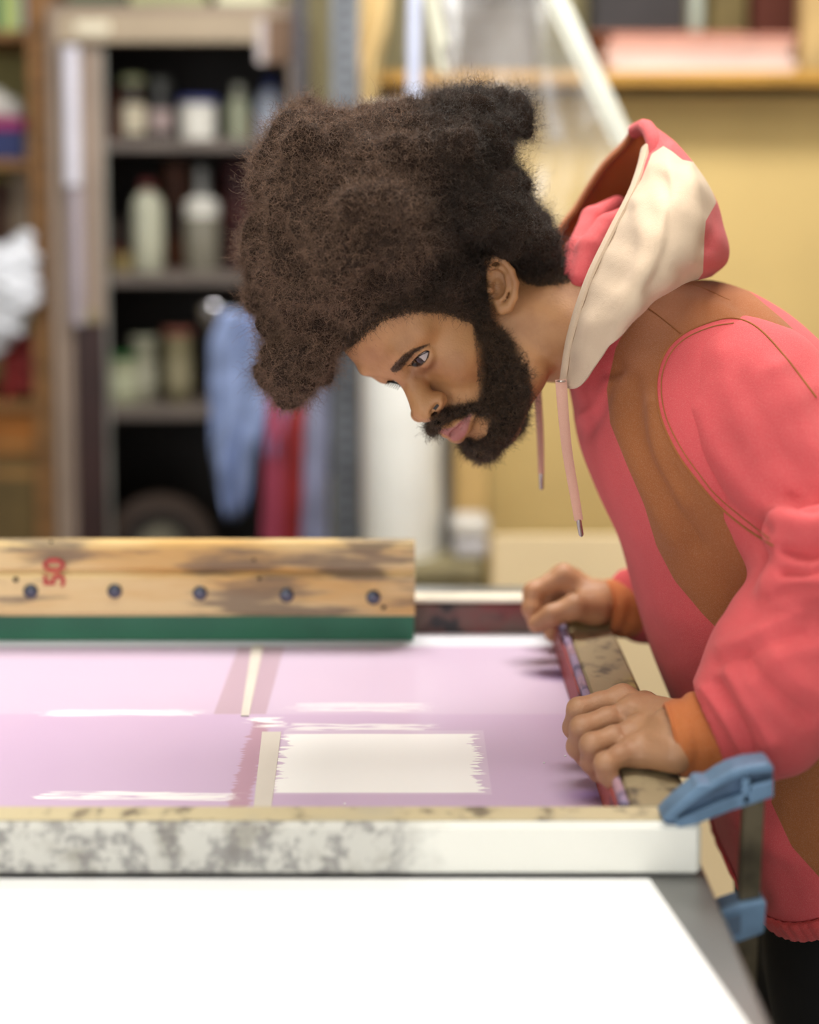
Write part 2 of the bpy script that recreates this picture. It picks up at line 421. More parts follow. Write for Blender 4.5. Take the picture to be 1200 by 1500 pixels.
# plastic bag hanging off the shelf
pl = mat('bag_plastic', (222, 226, 236), .25, var=.12, scale=30, bump=.4, bscale=40)
c = [(pt(2, 470, YL-.04), 34*s_), (pt(20, 430, YL-.04), 40*s_), (pt(-5, 400, YL-.03), 46*s_), (pt(30, 385, YL-.03), 28*s_), (pt(-12, 500, YL-.02), 26*s_), (pt(34, 352, YL-.02), 15*s_)]
cloth_heap('plastic_bag', c, .006, pl, 'bulging white and clear plastic bag hanging from the left shelf unit', 'bag')
t = empty('crate', pt(50, 590, YL+.05), 'dark red crate on the lower left shelf beneath the plastic bag', 'crate')
zc = z2
for dz in range(3):
    lo_, hi_ = bx(8, 495+dz*28, 62, 518+dz*28, YL+.04, .2); MB().box(lo_, hi_, .004).build('slat', mat('red_crate', (132, 22, 20), .5), t)
lo_, hi_ = bx(4, 492, 10, 590, YL+.035, .21); MB().box((lo_[0], lo_[1], zc), hi_, .002).build('side', MATS['red_crate'], t)
lo_, hi_ = bx(56, 492, 63, 590, YL+.035, .21); MB().box((lo_[0], lo_[1], zc), hi_, .002).build('side', MATS['red_crate'], t)
o = bbox(48, 455, 63, 492, YL+.05, .1, .006).build('yellow_tin', mat('yellow_paint', (196, 156, 20), .4)); tag(o, 'yellow tin standing on the dark red crate', 'tin')
zf = 0
t = empty('cardboard_carton', pt(30, 690, YL), 'orange brown carton stacked on the olive one at lower left', 'carton')
lo_, hi_ = bx(-70, 604, 63, 668, YL+.02, .3); lo3, hi3 = bx(-70, 670, 63, 800, YL+.02, .32)
MB().box(lo_, hi_, .004).build('carton_body', mat('orange_card', (150, 92, 34), .7), t)
MB().box((lo_[0], lo_[1]-.001, lo_[2]+.02), (hi_[0], lo_[1], lo_[2]+.035)).build('tape', mat('tape_tan', (150, 110, 60), .4), t)
t = empty('cardboard_carton', (-1, YL, 0), 'tall olive brown carton standing at the bottom of the left unit', 'carton')
MB().box((lo3[0], lo3[1], 0), (hi3[0], hi3[1], hi3[2]), .004).build('carton_body', mat('olive_card', (98, 80, 46), .75), t)
MB().box((lo3[0], lo3[1]-.001, hi3[2]-.05), (hi3[0]-.002, lo3[1], hi3[2]-.03)).build('tape', MATS['tape_tan'], t)

# ---- grey steel cabinet
YC = 3.2
t = empty('steel_cabinet', pt(250, 790, YC), 'open grey steel cabinet with dark shelves of bottles and jars', 'cabinet')
xa = pt(76, 400, YC)[0]; xb = pt(150, 400, YC)[0]; xc = pt(436, 400, YC)[0]; zt = pt(0, 18, YC)[2]; zfas = pt(0, 62, YC)[2]; dep = .5
MB().box((xa, YC, 0), (xa+.02, YC+dep, zt), .002).build('side_panel', M_steel, t)
MB().box((xc-.02, YC, 0), (xc, YC+dep, zt), .002).build('side_panel', M_steel, t)
MB().box((xa, YC, zt), (xc, YC+dep, zt+.02), .002).build('top_panel', M_steel, t)
MB().box((xa+.02, YC+dep-.01, 0), (xc-.02, YC+dep, zt)).build('back_panel', M_dark, t)
MB().box((xa+.02, YC, zfas), (xc-.02, YC+.02, zt), .003).build('fascia', mat('fascia_beige', (166, 150, 128), .5, var=.08, scale=3), t)
MB().box((pt(110, 0, YC)[0], YC-.003, pt(0, 50, YC)[2]), (pt(160, 0, YC)[0], YC, pt(0, 30, YC)[2])).build('name_plate', mat('plate', (214, 206, 184), .4), t)
MB().box((xb, YC+.02, .05), (xb+.006, YC+.04, zfas), .001).build('door_stop', mat('stile_light', (150, 150, 144), .4), t)
MB().box((xa+.02, YC+.022, .05), (xb, YC+.045, zfas), .003).build('stile', M_steel, t)
dz0 = pt(0, 475, YC)[2]
MB().box((pt(97, 0, YC)[0], YC+.012, .06), (pt(143, 0, YC)[0], YC+.022, dz0), .002).build('lower_door_panel', mat('maroon_panel', (52, 30, 28), .4), t)
MB().box((pt(92, 0, YC)[0], YC+.008, dz0), (pt(132, 0, YC)[0], YC+.022, pt(0, 455, YC)[2]), .004).build('latch', mat('brass_dull', (160, 146, 112), .35, .6), t)
MB().tube([(pt(101, 0, YC)[0], YC+.005, pt(0, 272, YC)[2]), (pt(101, 0, YC)[0], YC+.005, pt(0, 68, YC)[2])], .021, 14).build('door_tube', mat('tube_white', (214, 212, 226), .25, var=.03), t, True, 'pale glossy upper door tube')
MB().tube([(pt(104, 0, YC)[0], YC+.008, dz0), (pt(104, 0, YC)[0], YC+.008, pt(0, 276, YC)[2])], .017, 14).build('door_tube', mat('tube_grey', (170, 160, 170), .3, var=.1), t, True)
shz = []
for y in (203, 402, 600, 900, 1100):
    z = pt(0, y, YC)[2]; shz.append(z)
    MB().box((xb-.01, YC+.03, z-.028), (xc-.02, YC+dep-.01, z), .002).build('shelf', mat('shelf_steel', (104, 94, 88), .45, var=.12), t)
MB().box((pt(376, 0, YC)[0], YC-.004, pt(0, 92, YC)[2]), (pt(389, 0, YC)[0], YC+.002, pt(0, 28, YC)[2])).build('paper_strip', mat('strip_paper', (186, 176, 176), .6), t)
MB().box((pt(390, 0, YC)[0], YC-.002, pt(0, 92, YC)[2]), (pt(433, 0, YC)[0], YC+.004, pt(0, 24, YC)[2])).build('brown_plate', mat('brown_plate', (116, 90, 70), .6), t)
Y1 = YC+.14
G1 = 'jars on the upper cabinet shelf'
bottle('jar', 172, 203, 125, 24, Y1+.06, JAR, mat('rust_jar', (112, 52, 32), .4), 'rust brown jar on the upper cabinet shelf, leftmost', 'jar', glassy, (.9, 1), None, zbase=shz[0], group=G1)
bottle('jar', 196, 203, 112, 36, Y1, JAR, glassy, 'dark jar with white label and pale green lid', 'jar', mat('lid_green', (168, 172, 130), .5), (.88, 1), mat('label_cream', (190, 180, 158), .6), (.1, .55), zbase=shz[0], group=G1)
bottle('jar', 236, 203, 116, 34, Y1, JAR, mat('black_jar', (34, 34, 34), .3), 'black jar with grey lid and pinkish label', 'jar', mat('lid_grey', (96, 98, 94), .5), (.88, 1), mat('label_pink', (158, 140, 138), .6), (.15, .5), zbase=shz[0], group=G1)
bottle('tub', 290, 203, 146, 54, Y1-.02, TUB, white, 'white tub with blue lid in the middle of the upper cabinet shelf', 'tub', mat('lid_blue', (52, 60, 120), .4), (.9, 1.04), None, zbase=shz[0])
bottle('bottle', 350, 203, 130, 34, Y1, BOT, mat('sage_bottle', (140, 144, 122), .4), 'sage grey bottle on the upper cabinet shelf near the hair', 'bottle', mat('cap_pale', (182, 182, 168), .5), (.9, 1.08), None, zbase=shz[0])
bottle('jar', 369, 203, 172, 16, Y1+.08, JAR, mat('orange_jar', (176, 92, 40), .4), 'small orange jar between the sage bottle and the blue capped one', 'jar', zbase=shz[0])
bottle('bottle', 397, 203, 118, 42, Y1, BOT, mat('pale_blue_bottle', (168, 176, 194), .3), 'pale bottle with dark blue cap at the right of the upper cabinet shelf', 'bottle', mat('cap_navy', (30, 50, 120), .4), (.86, 1.02), None, zbase=shz[0])
bottle('bottle', 218, 402, 268, 46, Y1, [(.9, 0), (1, .03), (1, .74), (.8, .84), (.45, .9), (.4, 1)], mat('ivory_bottle', (180, 180, 160), .3), 'tall ivory bottle with red cap on the middle cabinet shelf', 'bottle', mat('cap_red', (124, 60, 58), .5), (.92, 1.03), None, zbase=shz[1])
t = empty('pump_bottle', pt(297, 402, Y1), 'squat grey bottle with tall pump on the middle cabinet shelf', 'bottle')
cc = pt(297, 402, Y1); cc[2] = shz[1]; s_ = Y1/FPX
MB().lathe(cc, [(24*s_, 0), (26*s_, .01), (26*s_, 70*s_), (22*s_, 92*s_), (10*s_, 104*s_)], 20).build('body', mat('grey_bottle', (120, 116, 104), .2), t, True)
MB().lathe(cc, [(22*s_, 78*s_), (25*s_, 80*s_), (25*s_, 100*s_), (12*s_, 108*s_)], 20).build('collar', white, t, True)
MB().lathe(cc, [(10*s_, 104*s_), (9*s_, 150*s_), (4*s_, 152*s_)], 14).build('pump', mat('pump_grey', (140, 140, 138), .3), t, True)
bottle('tin', 175, 402, 320, 34, Y1+.1, JAR, mat('tin_dark', (62, 48, 40), .4), 'dark tin left of the tall ivory bottle', 'tin', None, (0, 0), mat('tin_red', (96, 40, 34), .5), (.25, .45), zbase=shz[1])
bottle('jar', 178, 402, 372, 34, Y1-.02, TUB, mat('mustard_tub', (128, 112, 70), .5), 'low mustard tub in front of the dark tin', 'tub', zbase=shz[1])
bottle('tin', 262, 402, 240, 44, Y1+.14, JAR, mat('rust_tin', (92, 50, 26), .5), 'tall rust tin at the back of the middle cabinet shelf', 'tin', None, (0, 0), mat('tin_band', (60, 34, 24), .5), (.3, .6), zbase=shz[1])
bottle('tin', 352, 402, 235, 60, Y1+.16, JAR, mat('maroon_tin', (70, 32, 34), .5), 'wide maroon tin at the back beside the pump bottle', 'tin', None, (0, 0), mat('tin_band2', (96, 50, 48), .5), (.4, .7), zbase=shz[1])
G3 = 'containers on the lower cabinet shelf'
for px, w, yt, c, lab in ((178, 56, 515, (150, 152, 124), 'wide sage container with green lid on the lower cabinet shelf'), (212, 34, 492, (140, 138, 118), 'narrow khaki container beside the wide sage one'),
                    (262, 40, 480, (120, 112, 84), 'olive jar with reddish lid on the lower cabinet shelf')):
    bottle('container', px, 600, yt, w, Y1-.02, TUB, mat('cont_%d' % px, c, .5), lab, 'container', mat('contlid_%d' % px, {178: (28, 96, 40), 212: (150, 150, 130), 262: (120, 70, 60)}[px], .5), (.9, 1.0), mat('contlab_%d' % px, tuple(min(255, v+22) for v in c), .6), (.2, .6), zbase=shz[2], sq=.9, group=G3)
f_ = pt(310, 452, YC+.02)
t = empty('ball_flask', pt(310, 600, YC+.1), 'shiny round steel flask standing beside the olive jar', 'flask')
b_ = pt(312, 452, YC+.1); b_[2] = shz[2]; hh = pt(0, 455, YC+.1)[2]-shz[2]
MB().lathe(b_, [(.018, 0), (.016, hh*.6), (.014, hh*.82)], 18).build('neck', mat('flask_dark', (60, 56, 54), .3), t, True)
MB().lathe(b_, [(.012, hh*.8)]+[(.04*math.sin(a), hh-.04*math.cos(a)) for a in np.linspace(.5, 3.0, 9)], 20).build('ball', mat('chrome', (205, 205, 215), .15, 1.0, var=0), t, True)
# reel at the bottom of the cabinet
rc = pt(238, 770, YC+.12); Rr = 84*YC/FPX
t = empty('cable_reel', (rc[0], rc[1], pt(0, 900, YC)[2]), 'large round dark reel on the bottom cabinet shelf', 'reel')
def disc(c, R, r, y0, y1, n=40):
    m = MB(); V = []; F = []
    for y in (y0, y1):
        for q in (r, R):
            for i in range(n): a = 2*math.pi*i/n; V.append((c[0]+q*math.cos(a), y, c[2]+q*math.sin(a)))
    for i in range(n):
        k = (i+1) % n; F += [(i, k, n+k, n+i), (2*n+i, 3*n+i, 3*n+k, 2*n+k), (n+i, n+k, 3*n+k, 3*n+i), (i, 2*n+i, 2*n+k, k)]
    return m.add(V, F)
rc2 = np.array([rc[0], rc[1], shz[3]+Rr])
disc(rc2, Rr, Rr*.72, rc[1]-.03, rc[1]-.01).build('rim', mat('reel_rim', (66, 52, 44), .5), t, True)
disc(rc2, Rr*.72, Rr*.05, rc[1]-.012, rc[1]+.1).build('coil', mat('reel_coil', (48, 40, 36), .6), t, True)
disc(rc2, Rr*.42, Rr*.04, rc[1]-.04, rc[1]-.012).build('hub', mat('reel_hub', (118, 114, 98), .5), t, True, 'pale hub')
# things on top of the cabinet
for i, (x0, x1, yt, c, lab) in enumerate(((98, 180, -30, (70, 84, 60), 'dark green folder lying on the steel cabinet'), (190, 300, -22, (170, 176, 130), 'pale green box on top of the steel cabinet'),
        (318, 398, -40, (206, 208, 176), 'cream box on top of the steel cabinet by the post'))):
    lo_, hi_ = bx(x0, yt, x1, 12, YC+.05, .25); t = empty('box', lo_, lab, 'box'); lo_ = (lo_[0], lo_[1], zt+.02)
    zl = hi_[2]-.02
    MB().box(lo_, (hi_[0], hi_[1], zl), .003).build('base', mat('topbox_%d' % i, c, .6), t)
    MB().box((lo_[0]-.003, lo_[1]-.003, zl), (hi_[0]+.003, hi_[1]+.003, hi_[2]), .003).build('lid', MATS['topbox_%d' % i], t)

# ---- slotted steel posts of the middle rack
M_post = mat('slotted_steel', (118, 122, 128), .4, .5, var=.15)
def post(px0, px1, Y, label, m, wd=.03):
    x0 = pt(px0, 600, Y)[0]; x1 = pt(px1, 600, Y)[0]; t = empty('slotted_post', (x0, Y, 0), label, 'post')
    MB().box((x0, Y, 0), (x1, Y+.003, 2.9), .001).box((x0, Y+.003, 0), (x0+.003, Y+wd, 2.9)).build('angle_profile', m, t)
    mm = MB(); w = (x1-x0)
    for i in range(90):
        z = .12+i*.031; mm.box((x0+w*.35, Y-.0008, z), (x0+w*.65, Y, z+.014))
    o = mm.build('slot', mat('slot_dark', (40, 42, 46), .6), t); o['kind'] = 'stuff'
post(487, 528, 3.0, 'slotted grey steel post left of the white roll', M_post)
post(434, 452, 3.12, 'darker slotted post at the right edge of the cabinet', mat('slotted_dark', (84, 84, 92), .45, .4))
# hanging rags
def rag(name, poly, Y, m, label, cat='rag', amp=.012, fr=26, group=None, th=.006):
    """poly: left and right pixel edges per row [(y, xl, xr)...]"""
    rows = 24; cols = 22; ys = np.array([p[0] for p in poly], float); yy = np.linspace(ys[0], ys[-1], rows)
    xl = np.interp(yy, ys, [p[1] for p in poly]); xr = np.interp(yy, ys, [p[2] for p in poly]); V = []
    for side in (0, 1):
        for j in range(rows):
            for i in range(cols):
                u = i/(cols-1); p = pt(xl[j]+(xr[j]-xl[j])*u, yy[j], Y)
                p[1] += amp*math.sin(u*fr*.5+yy[j]*.012)*(.3+.7*j/rows)+amp*.5*math.sin(u*11+yy[j]*.03)+side*th; V.append(p)
    F = []; n = rows*cols
    for j in range(rows-1):
        for i in range(cols-1):
            a = j*cols+i; F += [(a, a+1, a+cols+1, a+cols), (n+a, n+a+cols, n+a+cols+1, n+a+1)]
    for j in range(rows-1):
        a = j*cols; F.append((a, a+cols, n+a+cols, n+a)); a += cols-1; F.append((a, n+a, n+a+cols, a+cols))
    for i in range(cols-1):
        F.append((i, n+i, n+i+1, i+1)); a = (rows-1)*cols+i; F.append((a, a+1, n+a+1, n+a))
    return tag(mesh_np(name, V, F, m), label, cat, group)
YR = 2.95
# rail they hang from
tag(MB().tube([pt(300, 452, YR+.02), pt(492, 470, 3.03)], .006, 10).build('hanging_rail', mat('rail_steel', (110, 110, 112), .4, .7), None, True), 'thin steel rail that the rags hang from', 'rail')
rag('rag', [(455, 325, 400), (500, 306, 392), (600, 308, 390), (660, 306, 372), (720, 318, 364), (758, 330, 356)], YR-.01, mat('rag_blue', (134, 152, 196), .8, var=.2, scale=14), 'pale blue rag hanging in front of the cabinet', amp=.02)
rag('rag', [(457, 380, 430), (540, 378, 428), (620, 372, 418), (668, 382, 408)], YR+.03, mat('rag_blue2', (128, 150, 204), .8, var=.25, scale=16), 'brighter blue rag hanging behind the front hair', amp=.02)
rag('rag', [(460, 404, 448), (600, 408, 446), (700, 412, 444), (810, 412, 440)], YR+.05, mat('rag_red', (150, 44, 46), .8, var=.2), 'red rag hanging under the front hair')
rag('rag', [(462, 384, 412), (640, 384, 414), (730, 384, 412), (860, 382, 414)], YR+.02, mat('rag_pink', (166, 72, 96), .8, var=.2), 'pink rag hanging left of the red one')
rag('rag', [(463, 440, 484), (700, 436, 480), (850, 424, 478)], YR+.09, mat('rag_lavender', (156, 160, 188), .8, var=.15), 'lavender rag hanging beside the slotted post')
rag('rag', [(463, 455, 488), (600, 452, 486), (700, 455, 486)], YR+.14, mat('rag_black', (30, 28, 34), .8), 'black cloth hanging behind the lavender rag')

# ---- white roll
YW = 2.85; xr0 = pt(529, 700, YW)[0]; xr1 = pt(648, 700, YW)[0]; zb = pt(0, 832, YW)[2]
t = empty('paper_roll', ((xr0+xr1)/2, YW+.09, zb), 'thick upright roll of white paper behind the printing frame', 'roll')
cx = (xr0+xr1)/2; R_ = (xr1-xr0)/2
MB().lathe((cx, YW+.09, zb), [(R_*.98, 0), (R_, .006), (R_, 1.0), (R_*.97, 1.006)], 48).build('paper', mat('roll_paper', (250, 251, 248), .6, var=.02), t, True)
MB().lathe((cx, YW+.09, zb+1.0), [(.028, 0), (.028, .02)], 20).build('core', mat('core_card', (150, 120, 80), .8), t, True)
lo_, hi_ = bx(520, 832, 706, 858, YW-.05, .4)
t = empty('low_bench', (lo_[0], lo_[1], 0), 'low olive bench that carries the white paper roll', 'bench')
MB().box((lo_[0], lo_[1], hi_[2]-.03), hi_, .003).build('bench_top', mat('olive_board', (138, 128, 96), .7, var=.1), t)
for x in (lo_[0]+.01, hi_[0]-.05):
    for y in (lo_[1]+.01, hi_[1]-.05): MB().box((x, y, 0), (x+.04, y+.04, hi_[2]-.03), .002).build('leg', MATS['olive_board'], t)
zb = hi_[2]
tag(MB().tube([(pt(655, 0, 2.95)[0], 2.95, zb), (pt(655, 0, 2.95)[0], 2.95, 1.52)], .008, 10).build('steel_rod', mat('rod_blue', (112, 116, 128), .4, .5), None, True), 'thin blue grey rod standing right of the white roll', 'rod')
o = MB().box((pt(667, 0, 3.0)[0], 3.0, zb), (pt(716, 0, 3.0)[0], 3.012, pt(0, 600, 3.0)[2]), .001).build('cardboard_sheet', mat('card_pale', (206, 172, 112), .8, var=.06)); tag(o, 'narrow pale cardboard sheet standing between the roll and the gold panel', 'cardboard')
for px, y0, y1, w, c, lab in ((690, 832, 790, 52, (196, 194, 200), 'lower white bundle stacked on the low bench'), (690, 790, 764, 56, (206, 202, 196), 'upper white bundle stacked on the low bench')):
    lo_, hi_ = bx(px-w/2, y1, px+w/2, y0, 2.86, .1); 
    o = MB().box((lo_[0], lo_[1], lo_[2] if y1 < 790 else zb), hi_, .012).build('paper_bundle', mat('bundle_%d' % y1, c, .6, var=.1)); tag(o, lab, 'bundle', 'white bundles on the bench')

# ---- cardboard panels and big carton on the right
YG = 3.3; x0 = pt(718, 0, YG)[0]
t = empty('corrugated_cardboard', (x0, YG, 0), 'large upright golden cardboard panel under the right shelf', 'cardboard')
zG = pt(0, 104, 3.15)[2]-.045
MB().box((x0, YG, 0), (2.35, YG+.008, zG), .001).build('sheet', mat('card_gold', (214, 186, 124), .75, var=.07, scale=2.5), t)
MB().box((x0, YG+.009, 0), (2.35, YG+.04, zG-.01), .001).build('sheet', MATS['card_gold'], t)
YB = 2.5; x0 = pt(726, 0, YB)[0]; zB = pt(0, 784, YB)[2]
t = empty('flattened_carton', (x0, YB, 0), 'big pale cream cardboard sheets standing upright behind the person', 'cardboard')
MB().box((x0, YB, 0), (1.9, YB+.007, zB), .001).build('sheet', mat('card_cream', (250, 226, 182), .75, var=.04, scale=2), t)
MB().box((x0+.004, YB+.008, 0), (1.9, YB+.015, zB-.003), .001).build('sheet', MATS['card_cream'], t)

# ---- upper shelf on the right
YS = 3.15; zs = pt(0, 104, YS)[2]; xs0 = pt(495, 0, YS)[0]; xs1 = pt(1178, 0, YS)[0]
t = empty('long_shelf', (xs0, YS, zs), 'long wooden shelf above the golden cardboard panel', 'shelf')
MB().box((xs0, YS, zs-.03), (2.3, YS+.6, zs), .002).build('board', mat('shelf_pine', (196, 148, 66), .6, var=.15, scale=6, stretch=(1, 5, 5)), t)
MB().box((xs0, YS+.03, zs-.042), (2.3, YS+.05, zs-.03)).build('batten', mat('batten_dark', (52, 36, 24), .7), t)
MB().box((xs1, YS-.002, zs+.0005), (xs1+.08, YS+.05, 2.9), .003).build('upright', mat('post_tan', (196, 164, 110), .7), t)
for x in (xs0+.02, 2.2): MB().box((x, YS+.5, .0), (x+.05, YS+.55, zs-.03), .003).build('leg', MATS['post_tan'], t)
g = 'pink pads stacked on the long shelf'
xa_, xb_ = pt(898, 0, YS)[0], pt(1172, 0, YS)[0]
for i in range(10):
    dx = random.uniform(-.012, .012); z = zs+.0002+i*.0088; c = [(236, 212, 204), (230, 196, 184), (226, 178, 162), (214, 150, 130)][min(3, i//3)]
    o = MB().box((xa_+dx, YS+.02+random.uniform(0, .01), z), (xb_+dx, YS+.42, z+.0078), .001).build('paper_pad', mat('pad_%d' % min(3, i//3), c, .75, var=.04))
    tag(o, '%s pink paper pad of the stack on the long shelf' % ['bottom', 'second lowest', 'third lowest', 'fourth lowest', 'fifth lowest', 'fifth from top', 'fourth from top', 'third from top', 'second from top', 'topmost'][i], 'paper', g)
o = MB().box((pt(870, 0, YS)[0], YS+.03, zs+.0895), (pt(1100, 0, YS)[0], YS+.36, zs+.094), .001).build('card_sheet', mat('card_rose', (176, 120, 96), .7)); tag(o, 'brownish card sheet lying across the pink paper stack', 'card')
def dbox(name, x0, y0, x1, y1, Y, d, c, lab, cat, zb_=None, parts=True):
    lo_, hi_ = bx(x0, y0, x1, y1, Y, d); 
    if zb_ is not None: lo_ = (lo_[0], lo_[1], zb_)
    t = empty(name, lo_, lab, cat); m = mat(name+'_%d_%d' % (x0, y0), c, .6, var=.1)
    zl = lo_[2]+(hi_[2]-lo_[2])*.82
    MB().box(lo_, (hi_[0], hi_[1], zl), .004).build('base', m, t); MB().box((lo_[0]-.003, lo_[1]-.003, zl), (hi_[0]+.003, hi_[1]+.003, hi_[2]), .004).build('lid', m, t)
dbox('storage_box', 868, -60, 1008, 104, YS+.43, .16, (58, 54, 56), 'dark grey storage box behind the pink paper stack', 'box', zs)
dbox('storage_box', 1040, -60, 1096, 104, YS+.43, .16, (118, 104, 62), 'olive storage box behind the pink paper stack', 'box', zs)
dbox('storage_box', 1102, -80, 1172, 104, YS+.43, .16, (92, 38, 22), 'dark red brown box by the tan upright', 'box', zs)
dbox('storage_box', 640, 2, 790, 104, YS+.25, .2, (106, 100, 94), 'grey box on the shelf behind the clear plastic', 'box', zs)
dbox('storage_box', 660, -90, 800, 0, YS+.25, .2, (74, 70, 66), 'dark box stacked on the grey one behind the plastic', 'box', pt(0, 0.5, YS+.25)[2]+.002)
bottle('bottle', 1020, 50, -30, 20, YS+.12, BOT, mat('clear_grey', (168, 176, 164), .15), 'clear little bottle on the brownish card sheet', 'bottle', zbase=zs+.0945)
# beige drape and clear plastic
YP = 2.45
rag('drape', [(-60, 510, 572), (40, 505, 570), (90, 500, 556), (150, 508, 550), (190, 514, 545)], 3.05, mat('drape_beige', (208, 182, 130), .7, var=.1), 'creamy beige drape hanging beside the slotted post', 'drape', .02)
clear = bpy.data.materials.new('clear_film'); clear.use_nodes = True; nt = clear.node_tree; b = nt.nodes['Principled BSDF']
b.inputs['Roughness'].default_value = .12; b.inputs['Base Color'].default_value = (.9, .92, .94, 1); b.inputs['Alpha'].default_value = .3; b.inputs['Specular IOR Level'].default_value = .9
tc = nt.nodes.new('ShaderNodeTexCoord'); nz = noise(nt, tc.outputs['Object'], 14, 3, (1, 1, .35)); bp = nt.nodes.new('ShaderNodeBump'); bp.inputs['Strength'].default_value = 1; bp.inputs['Distance'].default_value = .03
nt.links.new(nz, bp.inputs['Height']); nt.links.new(bp.outputs['Normal'], b.inputs['Normal'])
nt.links.new(mth(nt, 'MULTIPLY_ADD', step(nt, nz, .52, .7), .30, .07), b.inputs['Alpha'])
rag('plastic_sheet', [(-80, 600, 800), (60, 590, 850), (200, 600, 920), (330, 640, 900), (420, 660, 880)], YP, clear, 'crinkled clear plastic sheet hanging behind the head and hood', 'plastic', .03, 40, th=.001)
acr = mat('acrylic', (240, 243, 230), .2, var=.05); 
tag(MB().prism([pt(790, -50, YP-.06), pt(808, -50, YP-.06), pt(934, 215, YP-.06), pt(916, 215, YP-.06)], (0, .012, 0)).prism([pt(776, -50, YP-.052), pt(788, -50, YP-.052), pt(914, 215, YP-.052), pt(900, 215, YP-.052)], (0, .006, 0)).build('acrylic_rod', acr, None), 'slanting clear acrylic bar above the hood', 'rod')
tag(MB().tube([pt(608, -60, YP-.03), pt(606, 155, YP-.03)], .013, 14).build('light_strip', mat('tube_bluewhite', (206, 214, 240), .2, var=.03), None, True), 'pale bluish upright plastic tube above the hair', 'tube')
for a_, b_, lab in (((625, -60), (650, 66), 'right slim clear rod with a rounded end above the hair'), ((615, -60), (648, 106), 'left longer slim clear rod with a rounded end above the hair')):
    tag(MB().tube([pt(*a_, YP-.08), pt(*b_, YP-.08), pt(b_[0]+1, b_[1]+3, YP-.08)], [.006, .008, .004], 12).build('clear_rod', mat('rod_clear', (208, 208, 190), .15, var=.05), None, True), lab, 'rod')
# ================================================================ printing table and frame
ZR = 1.0; ZM = .962; ZT = .955                          # rail top, mesh, table top
YF0, YF1 = 1.011, 1.595; XR = .23; RW = .054; XL = -.95
def worn(name, clean_side=False, tint=(214, 210, 196), dark=(92, 88, 84), stain=(150, 132, 90), amt=.5, sc=22, st=(1, 1, 1), dk=1.0):
    m, nt, b, vec = shell(name, .55, bump=.3, bscale=90)
    n1 = noise(nt, vec, sc, 8, st); n2 = noise(nt, vec, sc*.4, 5, st); n3 = noise(nt, vec, sc*3, 6, st)
    base = mixcol(nt, step(nt, n2, .5, .66), lin(tint), lin(stain))
    k = step(nt, mth(nt, 'ADD', mth(nt, 'MULTIPLY', n1, .7), mth(nt, 'MULTIPLY', n3, .3)), .5+(.5-amt)*.3, .62+(.5-amt)*.3)
    base = mixcol(nt, mth(nt, 'MULTIPLY', k, dk), base, lin(dark))
    if clean_side:
        sep = nt.nodes.new('ShaderNodeSeparateXYZ'); nt.links.new(vec, sep.inputs[0])
        w = step(nt, mth(nt, 'ADD', sep.outputs[0], mth(nt, 'MULTIPLY', n1, .08)), .025, .07)
        base = mixcol(nt, w, base, lin((238, 237, 228)))
    nt.links.new(base, b.inputs['Base Color']); return m
M_front = worn('rail_front_paint', True, (206, 204, 196), (104, 100, 102), (166, 162, 152), .60, 62, (1, 1, 1), .62)
M_top = worn('rail_top_wood', False, (200, 186, 150), (120, 108, 90), (186, 176, 150), .45, 26)
M_back = worn('rail_back_wood', False, (96, 82, 72), (34, 30, 32), (120, 50, 50), .6, 16)
M_right = worn('rail_right_wood', False, (160, 144, 112), (92, 82, 70), (176, 158, 90), .55, 24)
fr = empty('printing_screen', (0, 1.3, ZT), 'paint-stained wooden screen printing frame with mauve mesh lying on the table', 'frame')
zb = ZT+.0012
MB().box((XL, YF0, zb), (XR, YF0+.027, ZR-.001), .004).build('front_rail', M_front, fr, label='white painted front rail')
MB().box((XL+.004, YF0+.0045, ZR-.0008), (XR-.004, YF0+.0265, ZR+.0003)).build('front_rail_top', M_top, fr)
MB().box((XR-RW+.002, YF0+.0275, zb), (XR, YF1-.03, ZR), .0035).build('right_rail', M_right, fr)
MB().box((XL, YF1-.0295, zb), (XR, YF1, ZR-.002), .004).build('back_rail', M_back, fr, label='dark stained back rail')
MB().box((XL, YF1-.03, ZR-.002), (XR-.02, YF1-.002, ZR+.004), .002).build('back_strip', mat('pale_strip', (222, 214, 196), .6, var=.1), fr, label='pale strip along the back rail')
MB().box((XL, YF0+.0275, zb), (XL+.05, YF1-.03, ZR), .004).build('left_rail', M_right, fr)
# taped edge strip and red inner face of the right rail
M_tape = worn('tape_strip', False, (150, 132, 160), (92, 84, 112), (176, 140, 150), .5, 40)
MB().box((XR-RW-.006, YF0+.0275, ZM+.001), (XR-RW+.0015, YF1-.03, ZR+.004), .002).build('edge_strip', M_tape, fr, label='purple taped inner edge')
MB().box((XR-RW-.0085, YF0+.0275, ZM+.001), (XR-RW-.0062, YF1-.03, ZR-.004)).build('inner_face', worn('red_inner', False, (150, 62, 60), (96, 40, 44), (176, 84, 70), .5, 20), fr, label='reddish inner face of the right rail')
